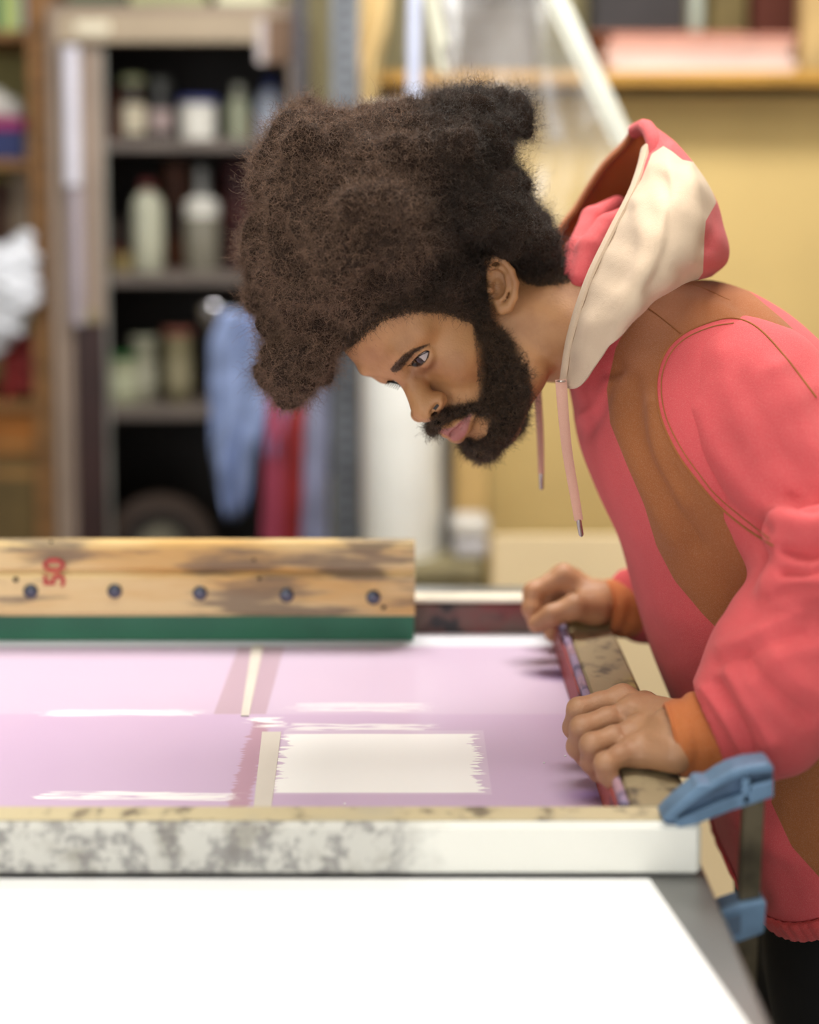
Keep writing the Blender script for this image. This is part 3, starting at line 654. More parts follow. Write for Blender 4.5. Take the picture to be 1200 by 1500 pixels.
# mesh with ink
m, nt, b, vec = shell('mesh_ink', .38); b.inputs['Coat Weight'].default_value = .12; b.inputs['Coat Roughness'].default_value = .12
sep = nt.nodes.new('ShaderNodeSeparateXYZ'); nt.links.new(vec, sep.inputs[0]); X, Yy = sep.outputs[0], sep.outputs[1]
n1 = noise(nt, vec, 4, 3, (1, .5, 1)); nr = noise(nt, vec, 60, 5, (.15, 1, 1)); ne = noise(nt, vec, 45, 6, (1, 1, 1))
ink = mixcol(nt, step(nt, n1, .35, .68), lin((208, 186, 212)), lin((200, 174, 205)))
def mxy(px, py):
    Y = (1.5-ZM)*1.0; p = pt(px, py, 1.0)-CAM; k = (ZM-1.5)/p[2]; return CAM+p*k
ns = noise(nt, vec, 300, 3, (.1, 1, 1))
def rect(x0, x1, y0, y1, edge, jitter_x=0, jitter_y=0):
    xx = mth(nt, 'ADD', X, mth(nt, 'MULTIPLY', mth(nt, 'SUBTRACT', ns, .5), jitter_x)) if jitter_x else X
    yy = mth(nt, 'ADD', Yy, mth(nt, 'MULTIPLY', mth(nt, 'SUBTRACT', nr, .5), jitter_y)) if jitter_y else Yy
    a = mth(nt, 'MULTIPLY', step(nt, xx, x0-edge, x0+edge), step(nt, xx, x1+edge, x1-edge))
    c = mth(nt, 'MULTIPLY', step(nt, yy, y0-edge, y0+edge), step(nt, yy, y1+edge, y1-edge))
    return mth(nt, 'MULTIPLY', a, c)
def step_(v): return v
# front row is darker mauve, back row paler
yb = mxy(0, 1046)[1]
ink = mixcol(nt, step(nt, Yy, yb-.004, yb+.004), mixcol(nt, .5, ink, lin((198, 170, 203))), mixcol(nt, .6, ink, lin((210, 191, 213))))
yw = mxy(0, 947)[1]
ink = mixcol(nt, step(nt, Yy, yw-.003, yw+.003), ink, lin((226, 228, 236)))
# bare strips, dark bands round the tape, white stencil window, streaks, violet pools
def prect(px0, px1, py0, py1, *a):
    p = mxy(px0, py0); q = mxy(px1, py1); return rect(min(p[0], q[0]), max(p[0], q[0]), min(p[1], q[1]), max(p[1], q[1]), *a)
wht = lin((250, 249, 248))
a0 = mxy(392, 1075); a1 = mxy(692, 1075); b0 = mxy(0, 1161)
ink = mixcol(nt, rect(mxy(330, 1000)[0], mxy(402, 1000)[0], yb, yw, .0015), ink, lin((190, 164, 180)))
ink = mixcol(nt, rect(mxy(352, 1120)[0], mxy(380, 1120)[0], mxy(0, 1190)[1], yb-.012, .002, .02), ink, lin((188, 150, 170)))
ink = mixcol(nt, rect(mxy(410, 1120)[0], mxy(700, 1120)[0], b0[1], a0[1], .0012, .05, .003), ink, wht)
ink = mixcol(nt, mth(nt, 'MULTIPLY', rect(mxy(405, 1120)[0], mxy(715, 1120)[0], mxy(0, 1164)[1], mxy(0, 1070)[1], .0008), .16), ink, wht)
for px0, px1, py0, py1, st in ((430, 630, 1060, 1070, .75), (435, 622, 1030, 1042, .5), (80, 290, 1040, 1049, .6), (62, 345, 1160, 1172, .85), (382, 412, 1050, 1066, 1.0)):
    ink = mixcol(nt, mth(nt, 'MULTIPLY', prect(px0, px1, py0, py1, .0022, .09, .014), mth(nt, 'MULTIPLY', step(nt, ns, .28, .55), st)), ink, wht)
n12 = noise(nt, vec, 22, 2)
def pool(px, py, rx, ry):
    c = mxy(px, py); dx = mth(nt, 'DIVIDE', mth(nt, 'SUBTRACT', X, float(c[0])), rx); dy = mth(nt, 'DIVIDE', mth(nt, 'SUBTRACT', Yy, float(c[1])), ry)
    d = mth(nt, 'SQRT', mth(nt, 'ADD', mth(nt, 'MULTIPLY', dx, dx), mth(nt, 'MULTIPLY', dy, dy)))
    return step(nt, mth(nt, 'ADD', d, mth(nt, 'MULTIPLY', n12, .12)), 1.25, .2)
for q in ((830, 988, .05, .028), (885, 1165, .045, .02)): ink = mixcol(nt, mth(nt, 'MULTIPLY', pool(*q), .75), ink, lin((120, 92, 156)))
nt.links.new(ink, b.inputs['Base Color'])
MB().box((XL+.05, YF0+.027, ZM-.001), (XR-RW-.006, YF1-.0295, ZM)).build('mesh_screen', m, fr, label='mauve inked mesh with a white stencil window')
M_cream = mat('masking_tape', (214, 206, 196), .6, var=.03)
def strip(px, lab):
    P = [mxy(*q) for q in px]; z = np.array([0, 0, .0012]); MB().prism([p+z*.3 for p in P], z).build('tape', M_cream, fr, label=lab)
strip([(369, 947), (386, 947), (365, 1050), (353, 1050)], 'narrow cream tape strip at the back')
strip([(384, 1074), (412, 1074), (397, 1189), (371, 1189)], 'wide cream tape strip at the front')
for px, py in ((797, 1118), (828, 1108), (505, 1178)):
    c = mxy(px, py); MB().lathe(c+np.array([0, 0, .0002]), [(.0012, 0), (.0008, .0008)], 8).build('fleck', mat('fleck_white', (245, 245, 245), .4), fr, True)
# table
tb = empty('printing_table', (-.3, 1.1, 0), 'grey steel-topped printing table under the frame', 'table')
M_tbl = mat('table_steel', (132, 132, 130), .3, .35, var=.1, scale=5)
MB().box((-1.15, .35, ZT-.028), (.236, 1.78, ZT), .004).build('table_top', M_tbl, tb)
for x in (-1.1, .12):
    for y in (.42, 1.66): MB().box((x, y, 0), (x+.05, y+.05, ZT-.0285), .003).build('leg', mat('leg_grey', (84, 84, 84), .5), tb)
def txy(px, py): p = pt(px, py, 1.0)-CAM; return CAM+p*((ZT-1.5)/p[2])
A = txy(951, 1288); B = txy(1086, 1491); dv = B-A
c1 = A-dv*.35; c2 = A+dv*2.6; lft = np.array([dv[1], -dv[0], 0])/np.linalg.norm(dv)*-1
if lft[0] > 0: lft = -lft
z = np.array([0, 0, .0009])
# the near sheet tucks up to the frame, so its back edge stops just before the rail
k = (YF0-.003-A[1])/dv[1]; c1 = A+dv*k
pl_ = [c1, c2, c2+lft*.9, np.array([-1.1, c1[1], ZT])]
o = MB().prism([p+z*.2 for p in pl_], z).build('paper_sheet', mat('sheet_white', (250, 250, 250), .7, var=0.0)); tag(o, 'large blank white paper sheet on the table before the frame', 'paper')
# ---- squeegee
YQ = 1.528
def qpt(px, py, y=YQ): return pt(px, py, y)
sq = empty('squeegee', qpt(300, 930), 'long wooden squeegee with green rubber blade standing at the back of the frame', 'squeegee')
M_sq = worn('squeegee_wood', False, (222, 196, 142), (96, 84, 76), (206, 164, 98), .54, 16, (.22, 1, 1.6), .75)
nt2 = M_sq.node_tree
for nn in nt2.nodes:
    if nn.type == 'MAPPING': nn.inputs['Scale'].default_value = (.35, 1, 2.2)
xL = -.93; x1 = qpt(608, 860)[0]; zt_ = qpt(0, 797)[2]; zg = qpt(0, 832)[2]; zg2 = qpt(0, 846)[2]; zl_ = qpt(0, 903)[2]; zbm = ZM+.0006
ang = math.atan2(-6, 600); 
prof = [(YQ+.004, zt_), (YQ+.001, zt_-.006), (YQ, zg), (YQ+.006, (zg+zg2)/2), (YQ-.001, zg2), (YQ-.002, zl_+.006), (YQ+.002, zl_), (YQ+.03, zl_), (YQ+.034, zg2), (YQ+.028, (zg+zg2)/2), (YQ+.031, zg), (YQ+.028, zt_-.004), (YQ+.024, zt_)]
MB().prism([(x1, y, z) for y, z in prof], (xL-x1, 0, 0)).build('handle', M_sq, sq)
MB().box((xL, YQ+.008, zbm), (x1-.001, YQ+.02, zl_+.004), .001).build('blade', mat('green_rubber', (46, 112, 84), .45, var=.1, scale=10), sq, label='green rubber blade')
Mb = mat('bolt_steel', (96, 100, 112), .3, .8, var=.1)
for px, py in ((45, 866), (168, 866), (293, 869), (420, 872), (547, 875)):
    c = qpt(px, py, YQ-.002); b_ = MB()
    for r, y in ((.0085, 0), (.0085, -.001), (.006, -.0035), (.002, -.0045)): pass
    V = []; F = []; n = 16; pr = [(.0085, 0.0005), (.0085, -.0012), (.0062, -.0035), (.0025, -.0045)]
    for r, dy in pr:
        for i in range(n): a_ = 2*math.pi*i/n; V.append((c[0]+r*math.cos(a_), c[1]+dy, c[2]+r*math.sin(a_)))
    for j in range(3):
        for i in range(n): k_ = (i+1) % n; F.append((j*n+i, j*n+k_, (j+1)*n+k_, (j+1)*n+i))
    F.append(tuple(3*n+i for i in range(n)))
    b_.add(V, F).build('bolt', Mb, sq, True)
for px, py, r in ((23, 849, .0035), (372, 820, .002), (562, 890, .003), (75, 794, .002), (380, 848, .0025)):
    c = qpt(px, py, YQ-.0022); MB().add([(c[0]+r*math.cos(a_), c[1], c[2]+r*.9*math.sin(a_)) for a_ in np.linspace(0, 2*math.pi, 12, endpoint=False)], [tuple(range(12))]).build('nail_hole', mat('hole_black', (24, 20, 18), .8), sq)
fc = bpy.data.curves.new('number_mark', 'FONT'); fc.body = '50'; fc.size = .035; fc.extrude = .0002; fc.align_x = 'CENTER'; fc.align_y = 'CENTER'; fc.offset = .0006
fo = bpy.data.objects.new('number_mark_curve', fc); fc.materials.append(mat('red_mark', (196, 60, 62), .6, var=.2, scale=60)); COL.objects.link(fo)
fo.matrix_world = Matrix.Translation(Vector(qpt(81, 839, YQ-.0025))) @ Matrix.Rotation(math.pi/2, 4, 'X') @ Matrix.Rotation(math.pi/2, 4, 'Z')
bpy.context.view_layer.update(); me_ = bpy.data.meshes.new_from_object(fo); mw_ = fo.matrix_world.copy(); bpy.data.objects.remove(fo); me_.transform(mw_); fo = bpy.data.objects.new('number_mark', me_); COL.objects.link(fo); setpar(fo, sq); fo['label'] = 'red number 50 printed sideways'
# ---- clamp at the front right corner
YK = 1.012
cl = empty('bar_clamp', pt(1090, 1300, YK), 'blue bar clamp gripping the front right corner of the frame', 'clamp')
M_bl = mat('clamp_blue', (108, 138, 168), .4, .2, var=.15, scale=30, bump=.2)
M_bar = mat('clamp_bar', (104, 94, 74), .4, .6, var=.3, scale=30, bump=.3)
def prismpx(px, Y0, Y1, name, m, label=None, bev=0):
    P = [pt(x, y, Y0) for x, y in px]; o = MB().prism(P, (0, Y1-Y0, 0)).build(name, m, cl, label=label)
    if bev:
        md = o.modifiers.new('bevel', 'BEVEL'); md.width = bev; md.segments = 2; md.limit_method = 'ANGLE'
    return o
jaw = [(970, 1202), (980, 1190), (996, 1176), (1018, 1157), (1022, 1150), (1030, 1149), (1040, 1150), (1056, 1139), (1075, 1129), (1098, 1122), (1128, 1119), (1134, 1124), (1134, 1145), (1134, 1168), (1101, 1178), (1072, 1187), (1044, 1198), (1036, 1200), (1022, 1207), (994, 1212), (976, 1209)]
M_web = mat('clamp_web_shade_blue', (76, 98, 124), .5, var=.2, scale=40)  # shade of the web between the ribs, painted as a darker blue
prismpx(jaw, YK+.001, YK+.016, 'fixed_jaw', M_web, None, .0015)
rib = jaw[:12]+[(1134, 1130), (1100, 1134), (1072, 1143), (1046, 1157), (1022, 1172), (1002, 1188), (988, 1203)]
prismpx(rib, YK-.006, YK+.0165, 'jaw_rib', M_bl, None, .0012)
prismpx([(988, 1203), (1020, 1190), (1056, 1174), (1098, 1162), (1134, 1158), (1134, 1168), (1101, 1179), (1072, 1188), (1044, 1199), (1022, 1208), (994, 1213)], YK-.006, YK+.0165, 'jaw_rib', M_bl, None, .0012)
prismpx([(1088, 1142), (1099, 1139), (1099, 1178), (1088, 1180)], YK-.006, YK+.0165, 'jaw_rib', M_bl, None, .0012)
prismpx([(1100, 1152), (1134, 1143), (1134, 1168), (1100, 1177)], YK-.007, YK-.0018, 'jaw_collar', M_bl, None, .0015)
prismpx([(1091, 1176), (1121, 1170), (1105, 1500), (1106, 1760), (1072, 1760), (1074, 1500)], YK+.001, YK+.011, 'bar', M_bar, None, .001)
prismpx([(1046, 1342), (1062, 1333), (1083, 1326), (1118, 1320), (1124, 1322), (1120, 1368), (1098, 1376), (1074, 1384), (1048, 1384)], YK-.005, YK+.016, 'sliding_jaw', M_bl, None, .002)
prismpx([(1054, 1351), (1086, 1340), (1086, 1368), (1062, 1376)], YK-.0068, YK-.0048, 'jaw_recess', mat('clamp_shadow_blue', (84, 104, 128), .5), None, .001)  # raised plate whose darker blue paints the shade of a recess
sx = pt(1060, 0, YK)[0]; zj = pt(0, 1350, YK)[2]
MB().tube([(XR-.012, YK+.006, ZT-.0295), (XR-.012, YK+.006, ZT-.034)], .009, 16).build('swivel_pad', M_bar, cl, True)
MB().tube([(XR-.012, YK+.006, ZT-.034), (XR-.012, YK+.006, ZT-.14)], .005, 12).build('screw', M_bar, cl, True)
MB().box((XR-.02, YK-.004, zj-.016), (sx+.004, YK+.015, zj+.006), .002).build('jaw_arm', M_bl, cl)
MB().tube([(XR-.012, YK+.006, ZT-.14), (XR-.012, YK+.006, ZT-.24)], .012, 12).build('grip', mat('grip_wood', (140, 60, 40), .5), cl, True)
# ================================================================ the person
per = empty('person', (.5, 1.33, 0), 'bearded person with a big afro in a pink and rust hoodie leaning over the frame', 'person')
def rotm(ax, t):
    ax = np.array(ax, float); K = np.array([[0, -ax[2], ax[1]], [ax[2], 0, -ax[0]], [-ax[1], ax[0], 0]])
    return np.eye(3)+math.sin(t)*K+(1-math.cos(t))*K@K
HR = np.array([[0., -1, 0], [-1, 0, 0], [0, 0, 1]])@rotm([0, 0, 1], -1.0718)@rotm([1, 0, 0], -.7141)@rotm([0, 1, 0], -.5893)
HO = np.array([.0451, 1.3556, 1.3563]); HS = 1.03
def L2W(x, y, z): return HO+HR@(np.array([x, y, z])*HS)
def F_(px, py, l, push=0.0):
    """world point on this pixel's ray, at the depth of head point l"""
    return pt(px, py, L2W(*l)[1]+push)
hd = Field((-.17, 1.14, 1.17), (.30, 1.56, 1.60), .0017)
E_ = lambda c, r, k=.015, op='add': hd.ell(L2W(*c), np.array(r)*HS, HR, k, op)
E_((0, -.014, .052), (.073, .096, .084))
E_((0, .040, .062), (.063, .052, .056), .02)
E_((.007, .026, .005), (.058, .054, .070), .02)
for s in (-1, 1):
    hd.ball(L2W(.040 if s > 0 else -.034, .062 if s > 0 else .048, -.004), (.020 if s > 0 else .014)*HS, .02)
    hd.chain([L2W(s*.058, -.008, -.035), L2W(s*.050, .030, -.066), L2W(s*.014, .072, -.086)], [.02, .02, .018], .02)
E_((0, .062, -.048), (.034, .034, .036), .02)
hd.ball(L2W(0, .074, -.082), .018, .015)
# brow ridge
hd.chain([L2W(.046, .070, .045), L2W(.026, .083, .044), L2W(0, .083, .040), L2W(-.026, .083, .044), L2W(-.046, .070, .045)], [.008, .0105, .009, .0105, .008], .014)
EYL = F_(622, 518, (.033, .072, .030), .002); EYR = L2W(-.031, .072, .031)
for e in (EYL, EYR):
    hd.ball(e+HR@np.array([0, .020, .002]), .012, .012, 'sub')
    hd.ball(e, .0138, .006)
# nose, placed on the photograph's outline
nb = F_(608, 569, (0, .090, .026)); nm = F_(618, 586, (0, .101, .010)); nt_ = F_(624, 598, (0, .110, -.010))
hd.chain([F_(597, 553, (0, .084, .042)), nb, nm, nt_], [.009, .0075, .009, .0115], .012)
hd.ball(nt_, .0122, .008)
al = F_(643, 587, (.017, .098, -.012)); ar = L2W(-.017, .098, -.014)
for s, a in ((1, al), (-1, ar)): hd.ball(a, .0088, .007)
hd.cone(F_(634, 606, (.012, .104, -.018), -.005), F_(641, 597, (.014, .098, -.020), -.003), .0030, .0034, .002, 'sub')
# groove behind the wing and the fold down the cheek
hd.chain([F_(655, 583, (.024, .092, -.008), -.004), F_(652, 597, (.022, .092, -.02), -.004)], [.002, .002], .005, 'sub')
# lips
ul = [F_(690, 606, (.025, .084, -.046)), F_(672, 622, (.014, .098, -.043)), F_(655, 631, (.002, .104, -.041)), L2W(-.014, .097, -.043), L2W(-.025, .085, -.046)]
ll = [F_(693, 609, (.025, .084, -.050)), F_(681, 626, (.014, .096, -.054)), F_(670, 637, (.002, .102, -.055)), L2W(-.014, .095, -.055), L2W(-.025, .085, -.051)]
hd.chain(ul, [.003, .0052, .006, .0052, .003], .006); hd.chain(ll, [.003, .0062, .0075, .0062, .003], .005)
ml = [F_(693, 606, (.027, .086, -.048), -.004), F_(677, 624, (.014, .102, -.048), -.004), F_(661, 635, (.0, .110, -.048), -.003)]
hd.chain(ml, [.0014, .0018, .0018], .003, 'sub')
# eye openings
def eyecut(e, side):
    a = HR@np.array([0, 0, 1.]); f = HR@np.array([0, 1., 0]); l = HR@np.array([1., 0, 0])
    pts = [e+l*x*side+f*y+a*z for x, y, z in ((-.0125, .0115, -.002), (-.006, .0145, 0), (.0, .0155, .0005), (.006, .0145, 0), (.0125, .010, .0005))]
    hd.chain(pts, [.0012, .0038, .0048, .0042, .0012], .0015, 'sub')
# ear
EO = F_(735, 418, (.078, 0, 0))
def ear(px, py, out=0.0): 
    p = F_(px, py, (.080, -.004, 0)); return p+np.array([0, -out, 0])
hd.ell(ear(731, 416, -.004), (.016, .009, .026), None, .004)
hel = [ear(716, 404, .002), ear(714, 384, .006), ear(724, 376, .009), ear(737, 382, .010), ear(748, 396, .010), ear(754, 414, .009), ear(752, 434, .008), ear(744, 449, .006), ear(735, 452, .005), ear(727, 442, .004)]
hd.chain(hel, [.003, .0035, .0035, .0035, .0036, .0038, .0042, .005, .006, .004], .002)
hd.chain([ear(721, 392, .004), ear(732, 392, .007), ear(742, 405, .008), ear(743, 420, .008), ear(736, 434, .006), ear(728, 440, .005)], [.002, .003, .003, .003, .003, .003], .002)
hd.ell(ear(728, 421, .008), (.0072, .009, .0105), None, .003, 'sub')
hd.ell(ear(729, 404, .010), (.006, .006, .006), None, .003, 'sub')
hd.ball(ear(717, 424, .004), .0045, .003)
# neck
nk0 = L2W(0, -.03, -.03); NB = pt(880, 470, 1.36)
hd.cone(nk0, NB, .057, .068, .02)
hd.chain([L2W(.045, -.035, -.02), pt(858, 500, 1.30)], [.02, .024], .03)
V1, F1 = hd.mesh()
N1 = normals(V1, F1)
# cut the eye openings out of the lids after the lids are smooth: sink the skin inside an almond
def almond(V, e, pxs):
    Q = proj(V); d = sdpoly(Q, smooth2(pxs+[pxs[0]], 5)); near = np.linalg.norm(V-e, axis=1) < .026
    return np.where(near, d, 99)
eyeL_px = [(603, 535), (607, 528), (614, 521), (621, 516), (628, 515), (627, 522), (623, 529), (616, 535), (608, 537)]
eyeR_px = [(570, 562), (577, 558), (586, 560), (593, 567), (586, 570), (577, 568)]
dl = almond(V1, EYL, eyeL_px); sink = np.clip((1.5-dl)/3.0, 0, 1)
V1 = V1-N1*(sink*.0042)[:, None]
dr = almond(V1, EYR, eyeR_px); sink = np.clip((1.5-dr)/3.0, 0, 1); V1 = V1-N1*(sink*.0008)[:, None]
V1 = fold(V1, N1, [([(600, 528), (609, 516), (622, 508), (633, 506)], -.0011, 3.0), ([(601, 533), (611, 521), (622, 512), (632, 512)], .0010, 3),
                   ([(606, 542), (618, 542), (629, 533), (634, 522)], .0010, 4), ([(612, 551), (628, 548), (640, 534)], -.0010, 5),
                   ([(655, 580), (668, 590), (690, 592), (700, 588)], -.0010, 5), ([(590, 566), (600, 552), (604, 542)], -.0015, 6), ([(634, 605), (637, 599), (641, 594)], -.004, 3.4)])
Q1 = proj(V1); vis1 = (N1*(CAM-V1)).sum(1) > 0
lipd = np.minimum(sdpoly(Q1, smooth2([(641, 632), (650, 628), (664, 626), (676, 616), (690, 606), (688, 618), (684, 632), (676, 643), (665, 646), (658, 640), (650, 636), (641, 632)], 4)), 60)
eyed = np.minimum(np.minimum(np.abs(dl)-.6, np.abs(dr)-.6), np.where(vis1, dseg(Q1, [(634, 605), (637, 599), (641, 594)])-1.6, 30))  # lid lines, plus the shade in the nostril hollow painted dark
shade = np.exp(-(dseg(Q1, [(606, 545), (620, 545), (634, 533)])/9)**2)          # darker skin under the eye
browd = sdpoly(Q1, smooth2([(572, 542), (580, 531), (590, 521), (603, 512), (618, 507), (630, 503), (618, 512), (606, 518), (597, 529), (588, 541), (578, 545)], 4))
stub = sdpoly(Q1, [(694, 455), (728, 466), (762, 515), (768, 600), (750, 690), (695, 690), (672, 648), (690, 640), (716, 640), (722, 606), (700, 601), (668, 600), (640, 615), (632, 628), (628, 612), (655, 592), (700, 588), (702, 560), (699, 520), (694, 490)])
scalp = sdpoly(Q1, [(330, 100), (880, 100), (880, 410), (800, 408), (765, 405), (752, 380), (720, 368), (708, 385), (712, 450), (700, 466), (650, 452), (600, 453), (560, 464), (520, 495), (500, 525), (330, 700)])
att = dict(lip=lipd, eye=np.minimum(eyed, 30), under=shade, brow=np.minimum(browd, 40), stub=np.minimum(stub, 60), scalp=np.minimum(scalp, 60))
# hands
def finger(f, pts, r, k=.004): f.chain(pts, r, k)
# near (left) hand
WR = pt(1004, 1084, 1.175)
mcp = [pz(913, 1022, 1.028), pz(926, 1042, 1.026), pz(933, 1070, 1.021), pz(931, 1097, 1.016)]
pip = [pz(848, 1040, 1.021), pz(853, 1067, 1.018), pz(867, 1092, 1.015), pz(887, 1119, 1.012)]
dip = [pz(840, 1066, 1.001), pz(846, 1094, .998), pz(866, 1116, .998), pz(889, 1134, 1.003)]
tip = [pz(852, 1088, .986), pz(858, 1112, .984), pz(876, 1133, .986), pz(897, 1145, .998)]
hn = Field((.11, 1.04, .95), (.32, 1.24, 1.09), .0013)
for i in range(4):
    r = [.0104, .0106, .0101, .0093][i]
    g = Field(hn.lo, hn.lo+hn.h*(hn.n-1)-1e-6, hn.h)
    mid = (mcp[i]+pip[i])/2+np.array([0, 0, .001])
    g.chain([mcp[i]-np.array([0, 0, .002]), mid, pip[i], dip[i], tip[i]], [r*1.06, r*.93, r*1.03, r*.9, r*.78], .004)
    m_ = tuple(min(a, b) for a, b in zip(hn.D.shape, g.D.shape)); sl = tuple(slice(0, q) for q in m_)
    A = hn.D[sl]; d = g.D[sl]; k = .0016; hh = np.maximum(k-np.abs(A-d), 0)/k; hn.D[sl] = np.minimum(A, d)-hh*hh*k*.25
wr4 = [pz(984, 1050, 1.028), pz(988, 1066, 1.026), pz(990, 1086, 1.023), pz(988, 1105, 1.019)]
for i in range(4): hn.cone(mcp[i]-np.array([0, 0, .0035]), wr4[i], .0112, .0158, .012)
for i in range(4): hn.ball(mcp[i]+np.array([0, 0, .0008]), .0105, .006)
hn.cone(pz(990, 1077, 1.026), pt(1085, 1072, 1.12), .023, .026, .012)
hn.chain([pz(985, 1050, 1.022), pz(945, 1034, 1.014), pz(915, 1034, 1.012)], [.013, .012, .010], .008)
V2, F2 = hn.mesh(); N2 = normals(V2, F2)
V2 = fold(V2, N2, [([(922, 1030), (950, 1045), (985, 1062)], .0009, 7), ([(936, 1072), (960, 1080), (990, 1090)], .0008, 7), ([(906, 1040), (915, 1048), (932, 1057)], -.0012, 5), ([(912, 1070), (925, 1082)], -.001, 5)])
# far (right) hand
hf = Field((.06, 1.38, .93), (.30, 1.60, 1.09), .0015)
fm = [pt(826, 845, 1.50), pt(838, 850, 1.53), pt(850, 858, 1.555), pt(860, 868, 1.575)]
fp = [pt(782, 868, 1.490), pt(800, 880, 1.525), pt(812, 888, 1.55), pt(826, 894, 1.57)]
fd = [pt(779, 892, 1.480), pt(802, 906, 1.515), pt(815, 914, 1.54), pt(830, 915, 1.56)]
ft = [pt(786, 912, 1.478), pt(808, 928, 1.505), pt(820, 936, 1.53), pt(836, 930, 1.55)]
for i in range(4):
    r = [.0118, .0110, .0105, .0095][i]
    g = Field(hf.lo, hf.lo+hf.h*(hf.n-1)-1e-6, hf.h); g.chain([fm[i], (fm[i]+fp[i])/2, fp[i], fd[i], ft[i]], [r*1.08, r*.95, r*1.02, r*.9, r*.8], .004)
    m_ = tuple(min(a, b) for a, b in zip(hf.D.shape, g.D.shape)); sl = tuple(slice(0, q) for q in m_)
    hf.D[sl] = np.minimum(hf.D[sl], g.D[sl])
for i in range(4): hf.cone(fm[i], pt(880, 880, 1.49+.014*i), .0125, .017, .012)
g = Field(hf.lo, hf.lo+hf.h*(hf.n-1)-1e-6, hf.h)
g.chain([pt(872, 893, 1.468), pt(842, 889, 1.455), pt(808, 902, 1.450), pt(786, 914, 1.452)], [.017, .0135, .0115, .0098], .006)
hf.D = np.minimum(hf.D, g.D[:hf.D.shape[0], :hf.D.shape[1], :hf.D.shape[2]]) if g.D.shape == hf.D.shape else hf.D
hf.cone(pt(862, 888, 1.475), pt(884, 884, 1.49), .017, .02, .014)
hf.cone(pt(880, 884, 1.495), pt(960, 890, 1.50), .023, .026, .012)
V3, F3 = hf.mesh()
# coarse body beneath the clothes
bd = Field((.05, 1.0, .02), (1.0, 1.66, 1.42), .011)
def bc(a, b, ra, rb, k=.04): bd.cone(a, b, ra, rb, k)
sn, sf = pt(1100, 590, 1.25), pt(1000, 560, 1.50)
chest = pt(1040, 640, 1.36); waist = pt(1190, 1000, 1.36); hip = pt(1255, 1240, 1.36)
bc(NB, chest, .05, .09); bc(chest, waist, .10, .10); bc(waist, hip, .10, .11); bc(chest, sn, .06, .05); bc(chest, sf, .06, .05)
el = pt(1250, 850, 1.14); bc(sn, el, .045, .038); bc(el, pt(1080, 1072, 1.12), .038, .024)
elf = pt(1080, 850, 1.56); bc(sf, elf, .045, .038); bc(elf, pt(950, 890, 1.50), .038, .026)
for yy in (1.30, 1.43):
    kx = hip[0]+.03; bc((hip[0], yy, hip[2]), (kx, yy, .46), .08, .05, .03); bc((kx, yy, .46), (kx+.05, yy, .07), .048, .035, .03); bc((kx+.05, yy, .05), (kx-.09, yy, .045), .035, .03, .02)
V4, F4 = bd.mesh()
n1, n2, n3 = len(V1), len(V2), len(V3); V = np.vstack([V1, V2, V3, V4]); Fq = np.vstack([F1, F2+n1, F3+n1+n2, F4+n1+n2+n3])
far = {'under': 0.0}
attrs = {}
for k_, v in att.items():
    q = np.full(len(V), far.get(k_, 50.0)); q[:n1] = v; attrs[k_] = q
hw = np.zeros(len(V)); hw[n1:n1+n2] = 1; hw[n1+n2:n1+n2+n3] = .6; attrs['hand'] = hw
m, nt, b, vec = shell('skin', .52, bump=.45, bscale=480)
b.inputs['Subsurface Weight'].default_value = .12; b.inputs['Subsurface Radius'].default_value = (1, .35, .2); b.inputs['Subsurface Scale'].default_value = .004
def A_(n):
    a = nt.nodes.new('ShaderNodeAttribute'); a.attribute_name = n; return a.outputs['Fac']
base = mixcol(nt, step(nt, noise(nt, vec, 28, 5), .35, .7), lin((178, 128, 84)), lin((158, 108, 68)))
base = mixcol(nt, mth(nt, 'MULTIPLY', A_('hand'), .45), base, lin((178, 140, 114)))
base = mixcol(nt, mth(nt, 'MULTIPLY', A_('under'), .45), base, lin((112, 70, 58)))
base = mixcol(nt, step(nt, A_('lip'), 2.0, -1.5), base, lin((160, 98, 92)))
base = mixcol(nt, mth(nt, 'MULTIPLY', step(nt, A_('brow'), 1.6, -1.5), .75), base, lin((48, 30, 22)))
base = mixcol(nt, mth(nt, 'MULTIPLY', step(nt, mth(nt, 'ADD', A_('stub'), mth(nt, 'MULTIPLY', noise(nt, vec, 300, 3), 8)), 8, -10), .85), base, lin((34, 24, 18)))
base = mixcol(nt, mth(nt, 'MULTIPLY', step(nt, A_('scalp'), 3, -7), .9), base, lin((30, 21, 16)))
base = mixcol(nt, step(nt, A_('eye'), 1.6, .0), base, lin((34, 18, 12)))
nt.links.new(base, b.inputs['Base Color'])
body = mesh_np('body', V, Fq, m, per, True, attrs)
bvh_head = bvh_of(V1, F1)
# eyeballs
def eyeball(e, look, lab):
    look = np.array(look)/np.linalg.norm(look); Z_ = Vector(look)
    bm = bmesh.new(); bmesh.ops.create_uvsphere(bm, u_segments=32, v_segments=24, radius=.0120)
    me = bpy.data.meshes.new('eyeball'); 
    for f in bm.faces: f.smooth = True
    bm.to_mesh(me); bm.free(); o = bpy.data.objects.new('eyeball', me); COL.objects.link(o)
    o.location = e; o.rotation_euler = Z_.to_track_quat('Z', 'Y').to_euler(); setpar(o, per)
    if 'eye' not in MATS:
        m, nt, b, vec = shell('eye', .08); sep = nt.nodes.new('ShaderNodeSeparateXYZ'); nt.links.new(vec, sep.inputs[0]); z = sep.outputs[2]
        c = mixcol(nt, step(nt, z, .0099, .0102), lin((170, 154, 150)), lin((44, 26, 19))); c = mixcol(nt, step(nt, z, .01165, .0117), c, (.004, .004, .004))
        nt.links.new(c, b.inputs['Base Color']); MATS['eye'] = m
    me.materials.append(MATS['eye']); return o
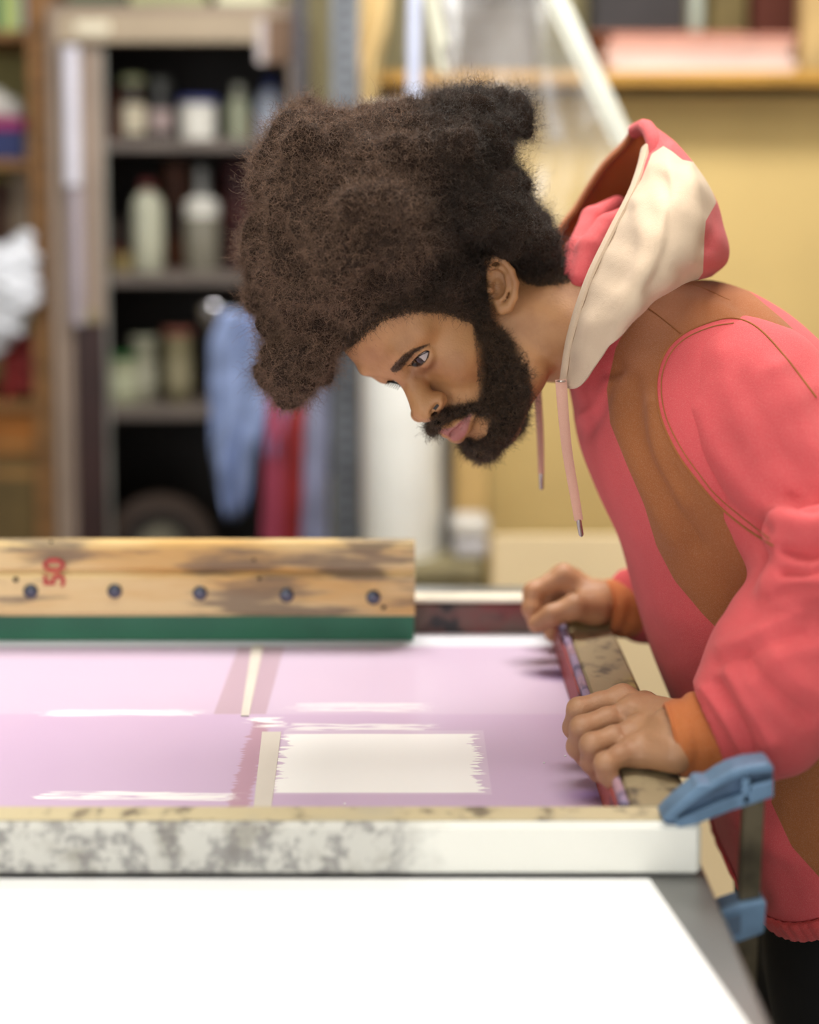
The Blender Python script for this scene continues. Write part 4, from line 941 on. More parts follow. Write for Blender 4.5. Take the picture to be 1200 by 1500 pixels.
GZ = np.array([-.50, -.56, -.62]); eyeball(EYL, GZ, None); eyeball(EYR-HR@np.array([0, .0022, 0]), GZ, None)
# ---- hair
def strands(name, V, F, count, m, par, length, radius, curl, keep=None, lift=.0, npts=9, dirbias=None, tang=.6):
    tri = np.vstack([F[:, [0, 1, 2]], F[:, [0, 2, 3]]]); a, b_, c = V[tri[:, 0]], V[tri[:, 1]], V[tri[:, 2]]
    cr = np.cross(b_-a, c-a); ar = np.linalg.norm(cr, axis=1); pick = rng.choice(len(tri), count, p=ar/ar.sum())
    u = rng.random(count); v = rng.random(count); fl = u+v > 1; u[fl] = 1-u[fl]; v[fl] = 1-v[fl]
    P = a[pick]+u[:, None]*(b_-a)[pick]+v[:, None]*(c-a)[pick]; Nn = cr[pick]/(ar[pick][:, None]+1e-12)
    if keep is not None: k = keep(P, Nn); P = P[k]; Nn = Nn[k]
    n = len(P); D = Nn+tang*rng.normal(size=(n, 3))
    if dirbias is not None: D += dirbias
    D /= np.linalg.norm(D, axis=1)[:, None]; L = length*(.35+.9*rng.random(n)**1.3)
    X = np.cross(D, rng.normal(size=(n, 3))); X /= np.linalg.norm(X, axis=1)[:, None]; Yv = np.cross(D, X)
    t = np.linspace(0, 1, npts); turns = L/curl[1]*(.7+.6*rng.random(n)); ph = rng.random(n)*6.28
    ang = ph[:, None]+2*math.pi*turns[:, None]*t; rad = curl[0]*(.5+rng.random(n))[:, None]*np.minimum(t*3, 1)
    bend = rng.normal(size=(n, 3))*.35
    pts = P[:, None]-D[:, None]*.002+D[:, None]*(L[:, None]*t)[..., None]+bend[:, None]*(L[:, None]*t*t)[..., None]+X[:, None]*(rad*np.cos(ang))[..., None]+Yv[:, None]*(rad*np.sin(ang))[..., None]
    hc = bpy.data.hair_curves.new(name); hc.add_curves([npts]*n)
    hc.points.foreach_set('position', pts.astype(np.float32).ravel())
    r = np.tile(radius*np.linspace(1, .45, npts), n).astype(np.float32)
    hc.points.foreach_set('radius', r)
    hc.materials.append(m); o = bpy.data.objects.new(name, hc); COL.objects.link(o); setpar(o, par); o['kind'] = 'stuff'; return o
def hairmat2(name):
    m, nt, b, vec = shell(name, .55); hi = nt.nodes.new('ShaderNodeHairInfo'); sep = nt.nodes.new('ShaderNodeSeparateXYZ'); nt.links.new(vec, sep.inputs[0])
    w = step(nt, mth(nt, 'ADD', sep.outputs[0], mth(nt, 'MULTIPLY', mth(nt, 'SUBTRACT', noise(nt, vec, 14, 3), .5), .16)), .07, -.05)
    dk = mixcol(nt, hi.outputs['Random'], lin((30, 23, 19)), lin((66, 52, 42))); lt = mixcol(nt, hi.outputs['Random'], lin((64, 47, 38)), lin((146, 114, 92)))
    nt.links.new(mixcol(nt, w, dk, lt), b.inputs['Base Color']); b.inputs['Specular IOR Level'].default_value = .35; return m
def hairmat(name, c1, c2, rough=.5):
    m, nt, b, vec = shell(name, rough); hi = nt.nodes.new('ShaderNodeHairInfo')
    c = mixcol(nt, hi.outputs['Random'], lin(c1), lin(c2)); nt.links.new(c, b.inputs['Base Color']); b.inputs['Specular IOR Level'].default_value = .35; return m
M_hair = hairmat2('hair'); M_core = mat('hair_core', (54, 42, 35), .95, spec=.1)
M_beard = hairmat('beard', (20, 15, 12), (92, 70, 52), .36); M_bcore = mat('beard_core', (14, 11, 10), .95, spec=.1)
outline = [(362, 318), (384, 236), (400, 180), (440, 152), (478, 150), (505, 178), (560, 158), (612, 162), (680, 140), (734, 148), (744, 200), (747, 250), (774, 285), (796, 330), (824, 368), (826, 400), (785, 402), (762, 390), (735, 372), (705, 380), (704, 440), (690, 450), (650, 440), (600, 438), (560, 448), (520, 478), (492, 512), (482, 548), (440, 590), (400, 590), (385, 550), (390, 480), (368, 400), (362, 350)]
hcore = Field((-.22, 1.16, 1.22), (.20, 1.56, 1.60), .0042)
cand = np.stack([rng.uniform(350, 825, 9000), rng.uniform(140, 600, 9000)], 1); sd = -sdpoly(cand, outline); cand = cand[sd > 6]; sd = sd[sd > 6]
Ctr = []; cnt = 0
for q, d in zip(cand, sd):
    if cnt >= 420: break
    r = min(d, rng.uniform(12, 36)); 
    if r < 9 and rng.random() < .5: continue
    yc = 1.335; dd = min(max(d-r, 0), 110)/110; half = .135*math.sqrt(max(0, 1-(1-dd)**2))
    if q[1] > 470: half = min(half, .05)
    if q[0] > 700: half = min(half, .085)
    s = rng.choice([-1, -1, 1]); Y = yc+s*half*rng.uniform(.85, 1.0)
    Ctr.append((pt(q[0], q[1], Y), r*Y/FPX)); cnt += 1
for q, d in zip(cand[:500], sd[:500]):
    if d > 34: Ctr.append((pt(q[0], q[1], 1.335), 30/1500))
for c, r in Ctr: hcore.ball(c, r, .004)
for q, r in (((752, 164), 14), ((764, 178), 11), ((772, 193), 8), ((772, 204), 6), ((728, 160), 15)): hcore.ball(pt(*q, 1.33), r/1480, .006)
# keep the hair off the near ear and the forehead
hcore.ell(ear(735, 418, .02), (.018, .022, .028), None, .006, 'sub')
hcore.chain([pt(762, 372, 1.375), pt(757, 388, 1.375), pt(745, 372, 1.375)], [.018, .014, .016], .005)
# shaved nothing: skull shell so that no scalp shows
VH, FH = hcore.mesh(); NH = normals(VH, FH)
def sines(P, lam, n=9, seed=3):
    r_ = np.random.default_rng(seed); out = 0
    for _ in range(n):
        k_ = r_.normal(size=3); k_ *= 2*math.pi/lam/np.linalg.norm(k_)*r_.uniform(.7, 1.4); out = out+np.sin(P@k_+r_.uniform(0, 6.3))
    return out/math.sqrt(n)
cl_ = .013*(1-1.3*np.abs(sines(VH, .085)))+.006*(1-1.4*np.abs(sines(VH, .036, 9, 5)))
VH = VH+NH*(cl_-.004)[:, None]; NH = normals(VH, FH)
hair = mesh_np('hair', VH, FH, M_core, per, True, None); hair['label'] = 'big dark brown afro'
def keep_hair(P, N):
    Q = proj(P); return sdpoly(Q, [(700, 375), (716, 366), (738, 368), (756, 390), (762, 415), (760, 455), (712, 455), (704, 420)]) > 0
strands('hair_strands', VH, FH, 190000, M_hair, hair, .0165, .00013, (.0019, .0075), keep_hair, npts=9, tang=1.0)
# ---- beard, moustache
bf = Field((-.02, 1.12, 1.16), (.20, 1.42, 1.42), .0022)
def onhead(px, py, lift): 
    h = onsurf(bvh_head, [(px, py)], 0); 
    return (h[0] if h else pt(px, py, 1.27))+np.array([0, -lift, 0])
for px, py, r in ((706, 472, 6), (712, 486, 9), (722, 500, 14), (732, 520, 18), (745, 540, 20), (754, 565, 20), (752, 590, 20), (744, 612, 20), (732, 632, 19), (720, 648, 15), (708, 656, 13), (722, 540, 15), (720, 570, 15), (726, 600, 14), (716, 520, 12), (715, 590, 10), (765, 545, 9), (766, 575, 9),
                 (690, 597, 6), (675, 603, 8), (660, 607, 8.5), (648, 613, 8), (641, 620, 6.5), (705, 600, 7), (686, 645, 5), (696, 652, 8), (735, 500, 9), (718, 664, 9), (702, 668, 6)):
    p = onhead(px, py, .0); s = p[1]/FPX; lift = (.003 if r < 9 else .0); bf.ball(p+np.array([0, -lift+(.4*r*s), 0]), r*s*.98, .006)
# far side of the jaw so that the beard wraps the chin
for l, r in (((-.02, .075, -.085), .018), ((-.02, .1, -.034), .006), ((.0, .05, -.095), .016)):
    bf.ball(L2W(*l), r, .008)
VB, FB = bf.mesh()
beard = mesh_np('beard', VB, FB, M_bcore, per, True, None); beard['label'] = 'full black beard and moustache'
def keep_b(P, N): 
    Q = proj(P); k = sdpoly(Q, [(689, 606), (722, 606), (720, 640), (692, 642), (680, 636)]) > -1
    return k
strands('beard_strands', VB, FB, 30000, M_beard, beard, .0095, .00016, (.0013, .005), keep_b, npts=8, dirbias=np.array([0, 0, -.25]))
# sideburn and hairline stubble, short hair at the nape
def strands_on_head(name, poly, count, length, m, par, soft=0):
    sel = sdpoly(proj(V1[F1].mean(1)), poly) < 0; sel &= (normals(V1, F1)[F1[:, 0]]*(CAM-V1[F1[:, 0]])).sum(1) > 0
    strands(name, V1, F1[sel], count, m, par, length, .00013, (.0010, .004), None, npts=7, tang=.8)
strands_on_head('hairline_strands', [(500, 500), (560, 440), (620, 425), (700, 440), (706, 380), (722, 366), (765, 395), (830, 395), (835, 415), (790, 420), (768, 415), (752, 385), (722, 376), (712, 400), (716, 460), (735, 500), (700, 500), (692, 474), (650, 458), (600, 458), (560, 470), (515, 508)], 12000, .009, M_beard, hair)
strands_on_head('scalp_strands', [(500, 500), (560, 440), (620, 415), (690, 428), (702, 380), (690, 330), (600, 330), (480, 420)], 9000, .018, M_hair, hair)
strands_on_head('temple_strands', [(620, 300), (720, 300), (722, 366), (706, 385), (710, 470), (690, 468), (640, 452), (600, 450)], 14000, .014, M_hair, hair)
strands_on_head('eyebrow', [(572, 542), (580, 531), (590, 521), (603, 512), (618, 507), (630, 503), (618, 511), (606, 517), (597, 528), (588, 541), (578, 545)], 700, .0038, M_beard, per)
strands_on_head('cheek_strands', [(700, 470), (735, 480), (775, 520), (776, 600), (740, 640), (716, 640), (716, 606), (690, 602), (660, 606), (632, 620), (634, 608), (660, 592), (700, 588), (700, 560), (697, 520), (694, 490)], 6000, .005, M_beard, beard)
# eyelashes
lash = MB()
for q in range(14):
    t = q/13; x = 602+t*27; y = 535-t*20-math.sin(t*3.1)*3; p = onsurf(bvh_head, [(x, y)], .0004)
    if p: lash.tube([p[0], pt(x-4, y+1, p[0][1]-.003), pt(x-6, y+4, p[0][1]-.004)], [.0003, .0002, .0001], 4)
for q in range(7):
    x = 568+q*3; lash.tube([pt(x, 560+q*.8, L2W(-.031, .088, .03)[1]), pt(x-4, 565+q, L2W(-.031, .088, .03)[1]-.002)], [.0006, .0002], 4)
YR_ = L2W(-.031, .088, .03)[1]
lash.tube(catmull(P3([(567, 559, YR_), (576, 560, YR_), (586, 563, YR_-.001), (592, 570, YR_-.002)]), 4), [.0005]+[.0011]*11+[.0006], 6)
lo_ = lash.build('eyelashes', M_bcore, per); lo_['kind'] = 'stuff'
# ---- clothes
PINK = (204, 78, 82); RUST = (150, 88, 44); CREAM = (206, 182, 156)
def fabric(name, layers, bump=.5, alt=None):
    """layers: list of (attribute, colour) applied where the signed distance is below zero, over the first colour"""
    m, nt, b, vec = shell(name, .9, sheen=.08)
    base = None
    f1 = noise(nt, vec, 9, 4)
    for at_, c in layers:
        v = mixcol(nt, step(nt, f1, .3, .7), tuple(x*1.08 for x in lin(c)), tuple(x*.9 for x in lin(c)))
        if base is None: base = v
        else:
            a = nt.nodes.new('ShaderNodeAttribute'); a.attribute_name = at_; base = mixcol(nt, step(nt, a.outputs['Fac'], .8, -.8), base, v)
    wv = noise(nt, vec, 1100, 2); w2 = noise(nt, vec, 120, 4)
    base = mixcol(nt, mth(nt, 'MULTIPLY', step(nt, wv, .45, .7), .06), base, lin((250, 225, 210)))
    nt.links.new(base, b.inputs['Base Color'])
    bp = nt.nodes.new('ShaderNodeBump'); bp.inputs['Strength'].default_value = bump; bp.inputs['Distance'].default_value = .0008
    nt.links.new(mth(nt, 'ADD', wv, w2), bp.inputs['Height']); nt.links.new(bp.outputs['Normal'], b.inputs['Normal']); return m
# torso: rings from hood seam to hem
rings = [((824, 546), (925, 400), .075), ((834, 566), (965, 420), .092), ((842, 600), (1050, 412), .128), ((853, 660), (1130, 445), .165), ((880, 730), (1200, 505), .185), ((912, 800), (1270, 580), .190),
         ((934, 880), (1330, 690), .185), ((958, 960), (1360, 800), .180), ((990, 1040), (1375, 920), .180), ((1020, 1110), (1385, 1030), .182), ((1046, 1184), (1390, 1034), .180), ((1068, 1264), (1394, 1052), .174)]
YB_ = 1.36
fr_ = catmull([pt(*r[0], YB_) for r in rings], 12); bk_ = catmull([pt(*r[1], YB_) for r in rings], 12); hw_ = catmull([[r[2]] for r in rings], 12)[:, 0]
nr, nc = len(fr_), 220; th = np.linspace(0, 2*math.pi, nc, endpoint=False); V = []
for i in range(nr):
    c = (fr_[i]+bk_[i])/2; a = (fr_[i]-bk_[i])/2
    ct, st = np.cos(th), np.sin(th); e = .84-.26*max(0, i/nr-.55)/.45
    u = np.sign(ct)*np.abs(ct)**e; w = np.sign(st)*np.abs(st)**e
    V.append(c+u[:, None]*a+np.stack([0*w, -w*hw_[i], 0*w], 1))
V = np.vstack(V)
ii, jj = np.meshgrid(np.arange(nr-1), np.arange(nc), indexing='ij'); k = (jj+1) % nc
F = np.stack([ii*nc+jj, (ii+1)*nc+jj, (ii+1)*nc+k, ii*nc+k], -1).reshape(-1, 4)
N = normals(V, F)
if (N*(V-V.mean(0))).sum() < 0: F = F[:, ::-1]; N = -N
tf = [([(850, 640), (862, 625), (880, 590), (905, 545)], -.006, 12), ([(846, 612), (870, 600), (892, 560)], .005, 9), ([(900, 560), (915, 640), (950, 720), (985, 790)], .004, 16),
      ([(930, 560), (940, 640), (975, 730), (1020, 800)], -.005, 12), ([(955, 590), (960, 660), (1000, 740)], .004, 10), ([(985, 700), (1050, 830), (1100, 900)], -.004, 22),
      ([(940, 860), (985, 900), (1040, 930)], .003, 26), ([(1000, 1010), (1040, 990), (1080, 960)], -.004, 20), ([(1065, 1200), (1110, 1220), (1160, 1260)], .004, 16),
      ([(1060, 1250), (1090, 1290), (1120, 1320)], -.004, 12), ([(1150, 1180), (1130, 1260), (1140, 1320)], .003, 18), ([(960, 430), (1010, 440), (1060, 455)], .003, 12), ([(1100, 430), (1160, 500), (1200, 560)], .004, 12), ([(1080, 445), (1150, 530), (1190, 590)], -.003, 9)]
V = fold(V, N, tf); N = normals(V, F)
Q = proj(V)
rust_poly = [(930, 455), (960, 428), (1000, 412), (1050, 404), (1100, 428), (1150, 470), (1200, 520), (1300, 620), (1420, 700), (1420, 1330), (1260, 1330), (1205, 1290), (1160, 1240), (1130, 1175), (1140, 1100), (1085, 955), (1030, 900), (988, 850), (962, 800), (944, 740), (918, 680), (894, 620), (889, 570), (902, 510)]
rd = sdpoly(Q, rust_poly); outer = (N*(CAM-V)).sum(1)
arm_poly = [(1133, 800), (1090, 772), (1050, 738), (1018, 700), (990, 660), (968, 610), (962, 560), (974, 518), (1000, 490), (1040, 472), (1075, 466), (1110, 480), (1150, 522), (1196, 582), (1300, 700), (1300, 850), (1200, 830)]
rd = np.maximum(rd, -sdpoly(Q, smooth2(arm_poly+arm_poly[:1], 4)))
rd = np.where(outer > -.3, rd, 60)
hoodie = mesh_np('hoodie', V, F, fabric('hoodie_cloth', [('', PINK), ('rust', RUST)]), per, True, dict(rust=np.clip(rd, -60, 60)))
hoodie['label'] = 'pink sweatshirt with rust side panels'
bv_t = bvh_of(V, F)
md = hoodie.modifiers.new('thickness', 'SOLIDIFY'); md.thickness = .004; md.offset = -1
# hem rib
b_ = []
for i, (px0, px1, hwid) in enumerate((((1066, 1260), (1396, 1048), .1755), ((1070, 1267), (1394, 1056), .1735), ((1078, 1277), (1390, 1067), .170), ((1084, 1285), (1388, 1076), .167), ((1094, 1289), (1384, 1081), .158))):
    f0, g0 = pt(*px0, YB_), pt(*px1, YB_); c = (f0+g0)/2; a = (f0-g0)/2
    cc = np.cos(th); ss = np.sin(th); rib = 1+.004*np.sign(np.sin(th*60)); e = .58
    b_.append(c+(np.sign(cc)*np.abs(cc)**e*rib)[:, None]*a+np.stack([0*ss, -np.sign(ss)*np.abs(ss)**e*hwid*rib, 0*ss], 1))
VV = np.vstack(b_); m_ = len(b_); ii, jj = np.meshgrid(np.arange(m_-1), np.arange(nc), indexing='ij'); k = (jj+1) % nc
FF = np.stack([ii*nc+jj, (ii+1)*nc+jj, (ii+1)*nc+k, ii*nc+k], -1).reshape(-1, 4)[:, ::-1]
o = mesh_np('hem_rib', VV, FF, fabric('rib_cloth', [('', (198, 66, 66))]), hoodie, True); md = o.modifiers.new('t', 'SOLIDIFY'); md.thickness = .004; md.offset = -1
# near sleeve
h = .003
sl = Field((.22, .98, .94), (.66, 1.42, 1.43), h)
S = [pt(1088, 586, 1.268), pt(1120, 640, 1.24), pt(1178, 722, 1.20), pt(1235, 800, 1.165)]
sl.chain(S, [.083, .080, .074, .070], .03)
Fo = [pt(1240, 840, 1.155), pt(1205, 915, 1.13), pt(1150, 985, 1.115), pt(1108, 1044, 1.115), pt(1086, 1058, 1.118)]
sl.chain(Fo, [.064, .063, .060, .050, .043], .03)
# bulges where the cloth bunches at the elbow and above the cuff
for a_, b2, r in (((1150, 780, 1.115), (1215, 770, 1.09), .020), ((1162, 818, 1.10), (1215, 818, 1.085), .014), ((1144, 858, 1.10), (1195, 850, 1.075), .019), ((1052, 1012, 1.105), (1098, 1106, 1.095), .015), ((1076, 992, 1.095), (1122, 1082, 1.07), .013)):
    sl.cone(pt(*a_), pt(*b2), r, r*.9, .014)
sl.cone(pt(1062, 1066, 1.12), pt(1030, 1074, 1.12), .033, .040, .006, 'sub')
VS, FS = sl.mesh(); NS = normals(VS, FS)
sf_ = [([(1150, 806), (1180, 812), (1210, 806)], -.008, 7), ([(1145, 838), (1180, 838), (1210, 832)], -.007, 7), ([(1125, 880), (1160, 866), (1200, 866)], -.004, 9), ([(1005, 640), (1030, 700), (1075, 750), (1120, 775)], -.005, 12),
       ([(1020, 600), (1060, 680), (1120, 740), (1160, 760)], .004, 16), ([(1090, 560), (1130, 640), (1180, 720)], -.0035, 18), ([(1140, 540), (1180, 620), (1210, 700)], .004, 16), ([(1060, 520), (1080, 600), (1110, 660)], .003, 18),
       ([(1032, 1010), (1062, 1050), (1090, 1108)], .005, 8), ([(1050, 1000), (1080, 1050), (1104, 1104)], -.005, 7), ([(1066, 985), (1100, 1040), (1130, 1090)], .004, 9), ([(1090, 960), (1130, 1010), (1180, 1050)], -.005, 12), ([(1120, 930), (1160, 990), (1205, 1020)], .004, 14), ([(1160, 730), (1185, 745), (1210, 740)], -.004, 9),
       ([(1060, 950), (1110, 925), (1170, 900)], .004, 12), ([(1050, 972), (1110, 950), (1180, 930)], -.003, 10), ([(1130, 880), (1170, 890), (1210, 900)], .003, 12), ([(1100, 1000), (1150, 960), (1200, 950)], .003, 14)]
VS = fold(VS, NS, sf_)
VS = VS+normals(VS, FS)*(.0012*np.sin(VS[:, :1]*70+np.sin(VS[:, 2:]*50)*2)*np.sin(VS[:, 2:]*60+VS[:, 1:2]*40))
M_pink = fabric('sleeve_cloth', [('', PINK)])
near_sleeve = mesh_np('sleeve', VS, FS, M_pink, hoodie, True); bv_s = bvh_of(VS, FS)
# near cuff
M_cuff = fabric('cuff_cloth', [('', (184, 104, 50))])
def cuffmesh(name, path, rad, wr, m, n=64, lab=None, rim=.003):
    P = catmull([np.array(p) for p in path], 8); R_ = catmull([[r] for r in rad], 8)[:, 0]; mb = MB(); V = []; prev = np.array([0, 0, 1.])
    for i, p in enumerate(P):
        t = P[min(i+1, len(P)-1)]-P[max(i-1, 0)]; t /= np.linalg.norm(t); u = prev-t*(prev@t); u /= np.linalg.norm(u); w = np.cross(t, u); prev = u
        for q in range(n):
            a = 2*math.pi*q/n; r = R_[i]*(1+wr*math.sin(a*22)*.3+wr*math.sin(a*3+i*.5)+wr*math.sin(i*.9+a)); V.append(p+r*(math.cos(a)*u+math.sin(a)*w*1.0))
    m_ = len(P); ii, jj = np.meshgrid(np.arange(m_-1), np.arange(n), indexing='ij'); k = (jj+1) % n
    F = np.stack([ii*n+jj, ii*n+k, (ii+1)*n+k, (ii+1)*n+jj], -1).reshape(-1, 4)
    o = mesh_np(name, V, F, m, hoodie, True); md = o.modifiers.new('t', 'SOLIDIFY'); md.thickness = rim; md.offset = 0
    if lab: o['label'] = lab
    return o
cuffmesh('cuff', [pt(984, 1084, 1.113), pt(996, 1082, 1.113), pt(1022, 1078, 1.115), pt(1052, 1072, 1.118), pt(1090, 1060, 1.12)], [.0290, .0305, .0335, .0365, .035], .02, M_cuff, lab='rust ribbed cuff')
cuffmesh('cuff', [pt(886, 889, 1.492), pt(900, 889, 1.494), pt(920, 890, 1.498), pt(950, 890, 1.505)], [.028, .030, .033, .036], .02, M_cuff, lab='rust ribbed cuff')
fs = Field((.2, 1.38, .95), (.5, 1.68, 1.42), .007)
fs.chain([pt(985, 560, 1.48), pt(1060, 700, 1.54), pt(1080, 850, 1.56)], [.07, .06, .055], .03); fs.chain([pt(1080, 850, 1.56), pt(985, 880, 1.52), pt(938, 885, 1.505)], [.055, .045, .041], .03)
fs.cone(pt(915, 850, 1.50), pt(935, 920, 1.50), .008, .008, .02)
Vf, Ff = fs.mesh(); mesh_np('sleeve', Vf, Ff, M_pink, hoodie, True)
# seams
def seam(pxs, bv, r=.0009, m=None, lift=.0003, name='seam', par=None):
    pts = onsurf(bv, [tuple(q) for q in smooth2(pxs, 8)], lift)
    if len(pts) < 3: return
    return MB().tube(pts, r, 6).build(name, m or mat('seam_thread', (158, 98, 52), .9), par or hoodie, True)
bv_all = bvh_of(np.vstack([V, VS]), np.vstack([F, FS+len(V)]))
seam([(1133, 800), (1090, 772), (1050, 738), (1018, 700), (990, 660), (968, 610), (962, 560), (974, 518), (1000, 490), (1040, 472), (1075, 466), (1110, 480), (1150, 522), (1196, 582)], bv_all, .0010)
seam([(1128, 790), (1056, 732), (1024, 694), (997, 655), (975, 608), (969, 560), (980, 522), (1004, 496), (1042, 479), (1075, 473)], bv_all, .0006)
seam([(942, 446), (965, 462), (997, 488)], bv_all, .0008)
seam([(952, 424), (1010, 416), (1070, 440)], bv_all, .0006)
# ---- hood: control net (rows bottom to crown, columns from the near rim over the back to the far rim)
H = [
 [(824, 568, 1.285), (852, 562, 1.240), (912, 482, 1.205), (985, 425, 1.240), (1045, 402, 1.36), (1000, 400, 1.47), (910, 430, 1.50), (850, 470, 1.47), (822, 500, 1.43)],
 [(836, 494, 1.270), (868, 478, 1.222), (944, 420, 1.19), (1020, 385, 1.235), (1068, 380, 1.36), (1010, 370, 1.49), (920, 390, 1.52), (850, 400, 1.49), (822, 420, 1.44)],
 [(862, 412, 1.270), (905, 408, 1.222), (968, 360, 1.20), (1030, 330, 1.245), (1058, 325, 1.36), (1000, 320, 1.48), (930, 330, 1.51), (860, 345, 1.49), (818, 350, 1.46)],
 [(896, 340, 1.285), (930, 338, 1.24), (980, 300, 1.225), (1022, 275, 1.27), (1040, 272, 1.36), (1000, 272, 1.46), (940, 280, 1.49), (880, 290, 1.48), (848, 302, 1.46)],
 [(930, 272, 1.31), (950, 268, 1.28), (982, 250, 1.27), (1005, 240, 1.305), (1012, 236, 1.36), (985, 236, 1.44), (940, 240, 1.46), (905, 245, 1.46), (884, 246, 1.45)],
 [(946, 214, 1.345), (956, 212, 1.335), (972, 208, 1.33), (984, 206, 1.345), (984, 203, 1.37), (968, 202, 1.40), (950, 203, 1.42), (934, 206, 1.43), (918, 210, 1.43)],
 [(938, 184, 1.37), (944, 183, 1.365), (950, 182, 1.36), (956, 183, 1.365), (956, 184, 1.38), (950, 184, 1.40), (944, 184, 1.41), (938, 186, 1.415), (930, 190, 1.415)]]
G = np.array([[pt(*q) for q in row] for row in H]); nu, nv = 14, 14
rows = np.array([catmull(r, nu) for r in G]); G2 = np.array([catmull(rows[:, j], nv) for j in range(rows.shape[1])]).transpose(1, 0, 2)
a_, b2 = G2.shape[:2]; V = G2.reshape(-1, 3)
ii, jj = np.meshgrid(np.arange(a_-1), np.arange(b2-1), indexing='ij'); F = np.stack([ii*b2+jj, ii*b2+jj+1, (ii+1)*b2+jj+1, (ii+1)*b2+jj], -1).reshape(-1, 4)
N = normals(V, F); mid = V[(a_//2)*b2+b2//2]; cen = V.mean(0)
if (N*(V-cen)).sum() < 0: F = F[:, ::-1]; N = -N
hf_ = [([(935, 300), (945, 360), (930, 430), (900, 500)], .004, 14), ([(970, 260), (985, 320), (975, 380), (950, 430)], -.004, 12), ([(1010, 250), (1020, 320), (1010, 380)], .004, 12), 
       ([(985, 215), (1005, 235), (1030, 240)], .003, 8), ([(1045, 260), (1052, 320), (1040, 360)], -.004, 9), ([(900, 470), (940, 440), (985, 415)], .003, 10)]
V = fold(V, N, hf_); N = normals(V, F); V = V+N*(.0012*np.sin(V[:, :1]*90+V[:, 2:]*60)*np.sin(V[:, 2:]*110))[:, :]
Q = proj(V); cream_poly = [(815, 600), (812, 560), (838, 480), (868, 400), (905, 320), (940, 262), (955, 225), (972, 214), (985, 222), (1000, 234), (1020, 238), (1035, 258), (1050, 296), (1034, 324), (1032, 350), (1030, 400), (1000, 440), (960, 470), (925, 510), (890, 560), (868, 600), (846, 620)]
cr_ = sdpoly(Q, cream_poly); cr_ = np.where((N*(CAM-V)).sum(1) > -.15, cr_, 50)
m = fabric('hood_cloth', [('', PINK), ('cream', CREAM)])
nt = m.node_tree; bs = nt.nodes['Principled BSDF']; cur = bs.inputs['Base Color'].links[0].from_socket
geo = nt.nodes.new('ShaderNodeAttribute'); geo.attribute_name = 'inside'
hood = mesh_np('hood', V, F, m, hoodie, True, dict(cream=np.clip(cr_, -50, 50))); hood['label'] = 'hood with cream side panel and pink crown'
md = hood.modifiers.new('thickness', 'SOLIDIFY'); md.thickness = .0022; md.offset = -1; md.material_offset = 1
hood.data.materials.append(fabric('hood_lining', [('', (196, 112, 54))]))
# rolled rims: near one cream, far one rust
def rimtube(col, r, m, lab, rows=slice(None), name='hood_rim', dx=0):
    P = G2[rows, col]; return MB().tube(P+np.array([dx, 0, 0]), r, 10, .5).build(name, m, hoodie, True, lab)
M_cream = fabric('rim_cream', [('', CREAM)]); M_rust = fabric('rim_rust', [('', (160, 86, 38))])
rimtube(0, .008, M_cream, 'cream near hood rim', slice(0, 70)); rimtube(-1, .010, M_rust, 'rust far hood rim', slice(18, None))
MB().tube(catmull([pt(960, 232, 1.33), pt(957, 205, 1.345), pt(946, 186, 1.375), pt(930, 192, 1.41)], 8), .008, 10).build('hood_rim', M_pink, hoodie, True)
# pink folds inside the hood at the nape
ci = Field((.13, 1.26, 1.33), (.30, 1.5, 1.53), .0035)
ci.chain(P3([(838, 405, 1.33), (846, 366, 1.36), (868, 320, 1.40), (905, 298, 1.43)]), [.010, .012, .012, .009], .006)
ci.chain(P3([(852, 410, 1.32), (866, 366, 1.34), (892, 334, 1.36), (925, 312, 1.38)]), [.012, .015, .015, .010], .004)
ci.chain(P3([(846, 430, 1.34), (880, 400, 1.37), (910, 350, 1.40)]), [.012, .016, .014], .004)
Vc, Fc = ci.mesh(); o = mesh_np('hood_fold', Vc, Fc, M_pink, hoodie, True)
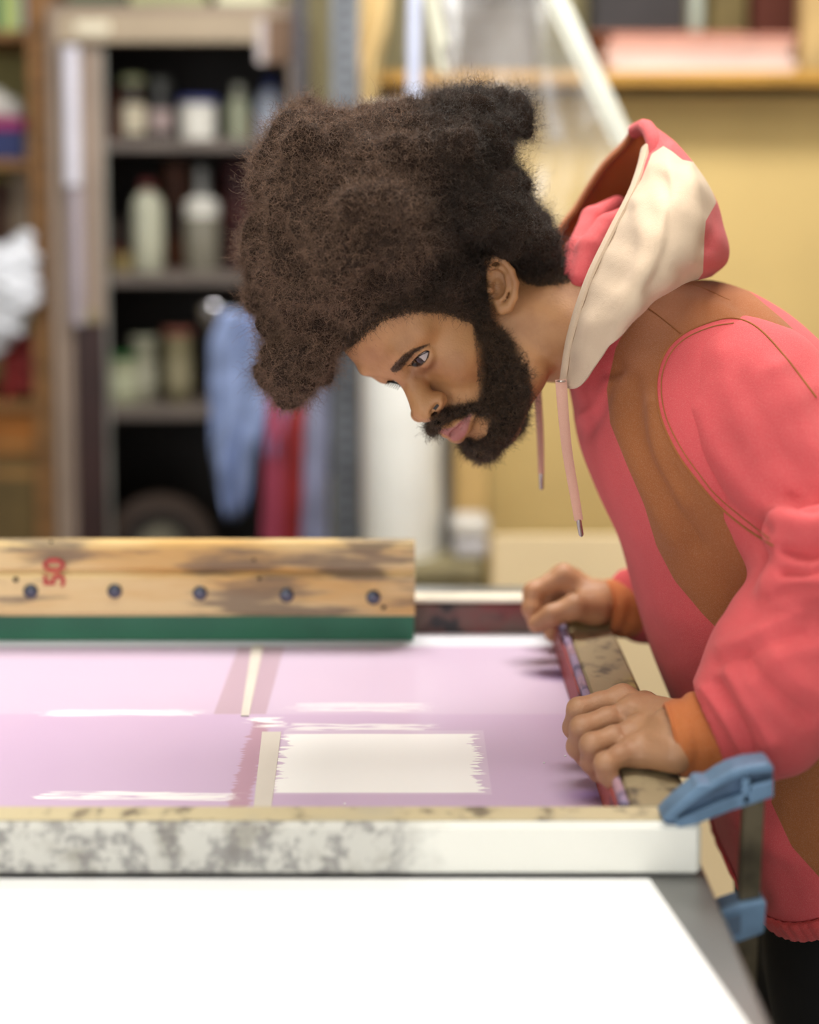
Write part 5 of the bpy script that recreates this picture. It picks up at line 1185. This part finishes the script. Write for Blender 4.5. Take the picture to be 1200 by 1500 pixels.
# drawstrings
M_cord = fabric('cord_cloth', [('', (206, 158, 138))], .3); M_tip = mat('aglet_metal', (190, 186, 182), .25, .9, var=.05)
def cord(pxs, w, lab):
    P = catmull(P3(pxs), 8); n = len(P)
    o = MB().tube(P, [w*(1-.25*i/n) for i in range(n)], 10, .45, up=(0, 1, 0)).build('drawstring', M_cord, hoodie, True, lab); t = P[-1]-P[-4]; t /= np.linalg.norm(t)
    tp = MB().tube([P[-1]-t*.001, P[-1]+t*.015, P[-1]+t*.0165], [.0026, .0024, .0012], 10).build('aglet', M_tip, hoodie, True, 'metal tip of the %s' % lab)
cord([(822, 556, 1.262), (825, 600, 1.258), (831, 660, 1.258), (841, 720, 1.26), (848, 762, 1.262)], .0058, 'near pink drawstring')
cord([(787, 566, 1.40), (790, 610, 1.40), (792, 650, 1.40), (793, 695, 1.40)], .0045, 'far pink drawstring')
MB().lathe(pt(822, 558, 1.262), [(.004, -.001), (.0055, 0), (.004, .001)], 14).build('eyelet', M_tip, hoodie, True)
# trousers and shoes
tr = Field((.26, 1.12, .03), (.70, 1.56, .90), .008)
wc = (.432, 0, 0)
tr.chain([(wc[0]+.04, 1.31, .78), (wc[0]+.04, 1.41, .78)], [.10, .10], .05); tr.chain([(wc[0]+.05, 1.30, .70), (wc[0]+.05, 1.40, .70)], [.108, .108], .03)
for yy in (1.29, 1.44):
    kx = hip[0]+.01; tr.chain([(wc[0]+.036, yy, .72), (kx-.012, yy, .46), (kx+.05, yy, .09)], [.100, .078, .058], .03)
Vt, Ft = tr.mesh(); o = mesh_np('trousers', Vt, Ft, mat('trouser_black', (16, 15, 17), .85, var=.15, bump=.3), per, True)
for yy in (1.29, 1.44):
    kx = hip[0]+.08; f = Field((kx-.25, yy-.07, .0), (kx+.09, yy+.07, .13), .005)
    f.ell((kx-.09, yy, .04), (.11, .045, .034), None, .02); f.ell((kx, yy, .05), (.06, .042, .05), None, .02); f.D = np.maximum(f.D, (.006-(f.lo[2]+f.h*np.arange(f.n[2])))[None, None, :].astype(np.float32))
    Va, Fa = f.mesh(); mesh_np('shoe', Va, Fa, mat('shoe_leather', (40, 34, 30), .5), per, True)
    MB().box((kx-.195, yy-.042, .0005), (kx+.055, yy+.042, .012), .004).build('shoe_sole', mat('sole_rubber', (200, 198, 190), .6), per)
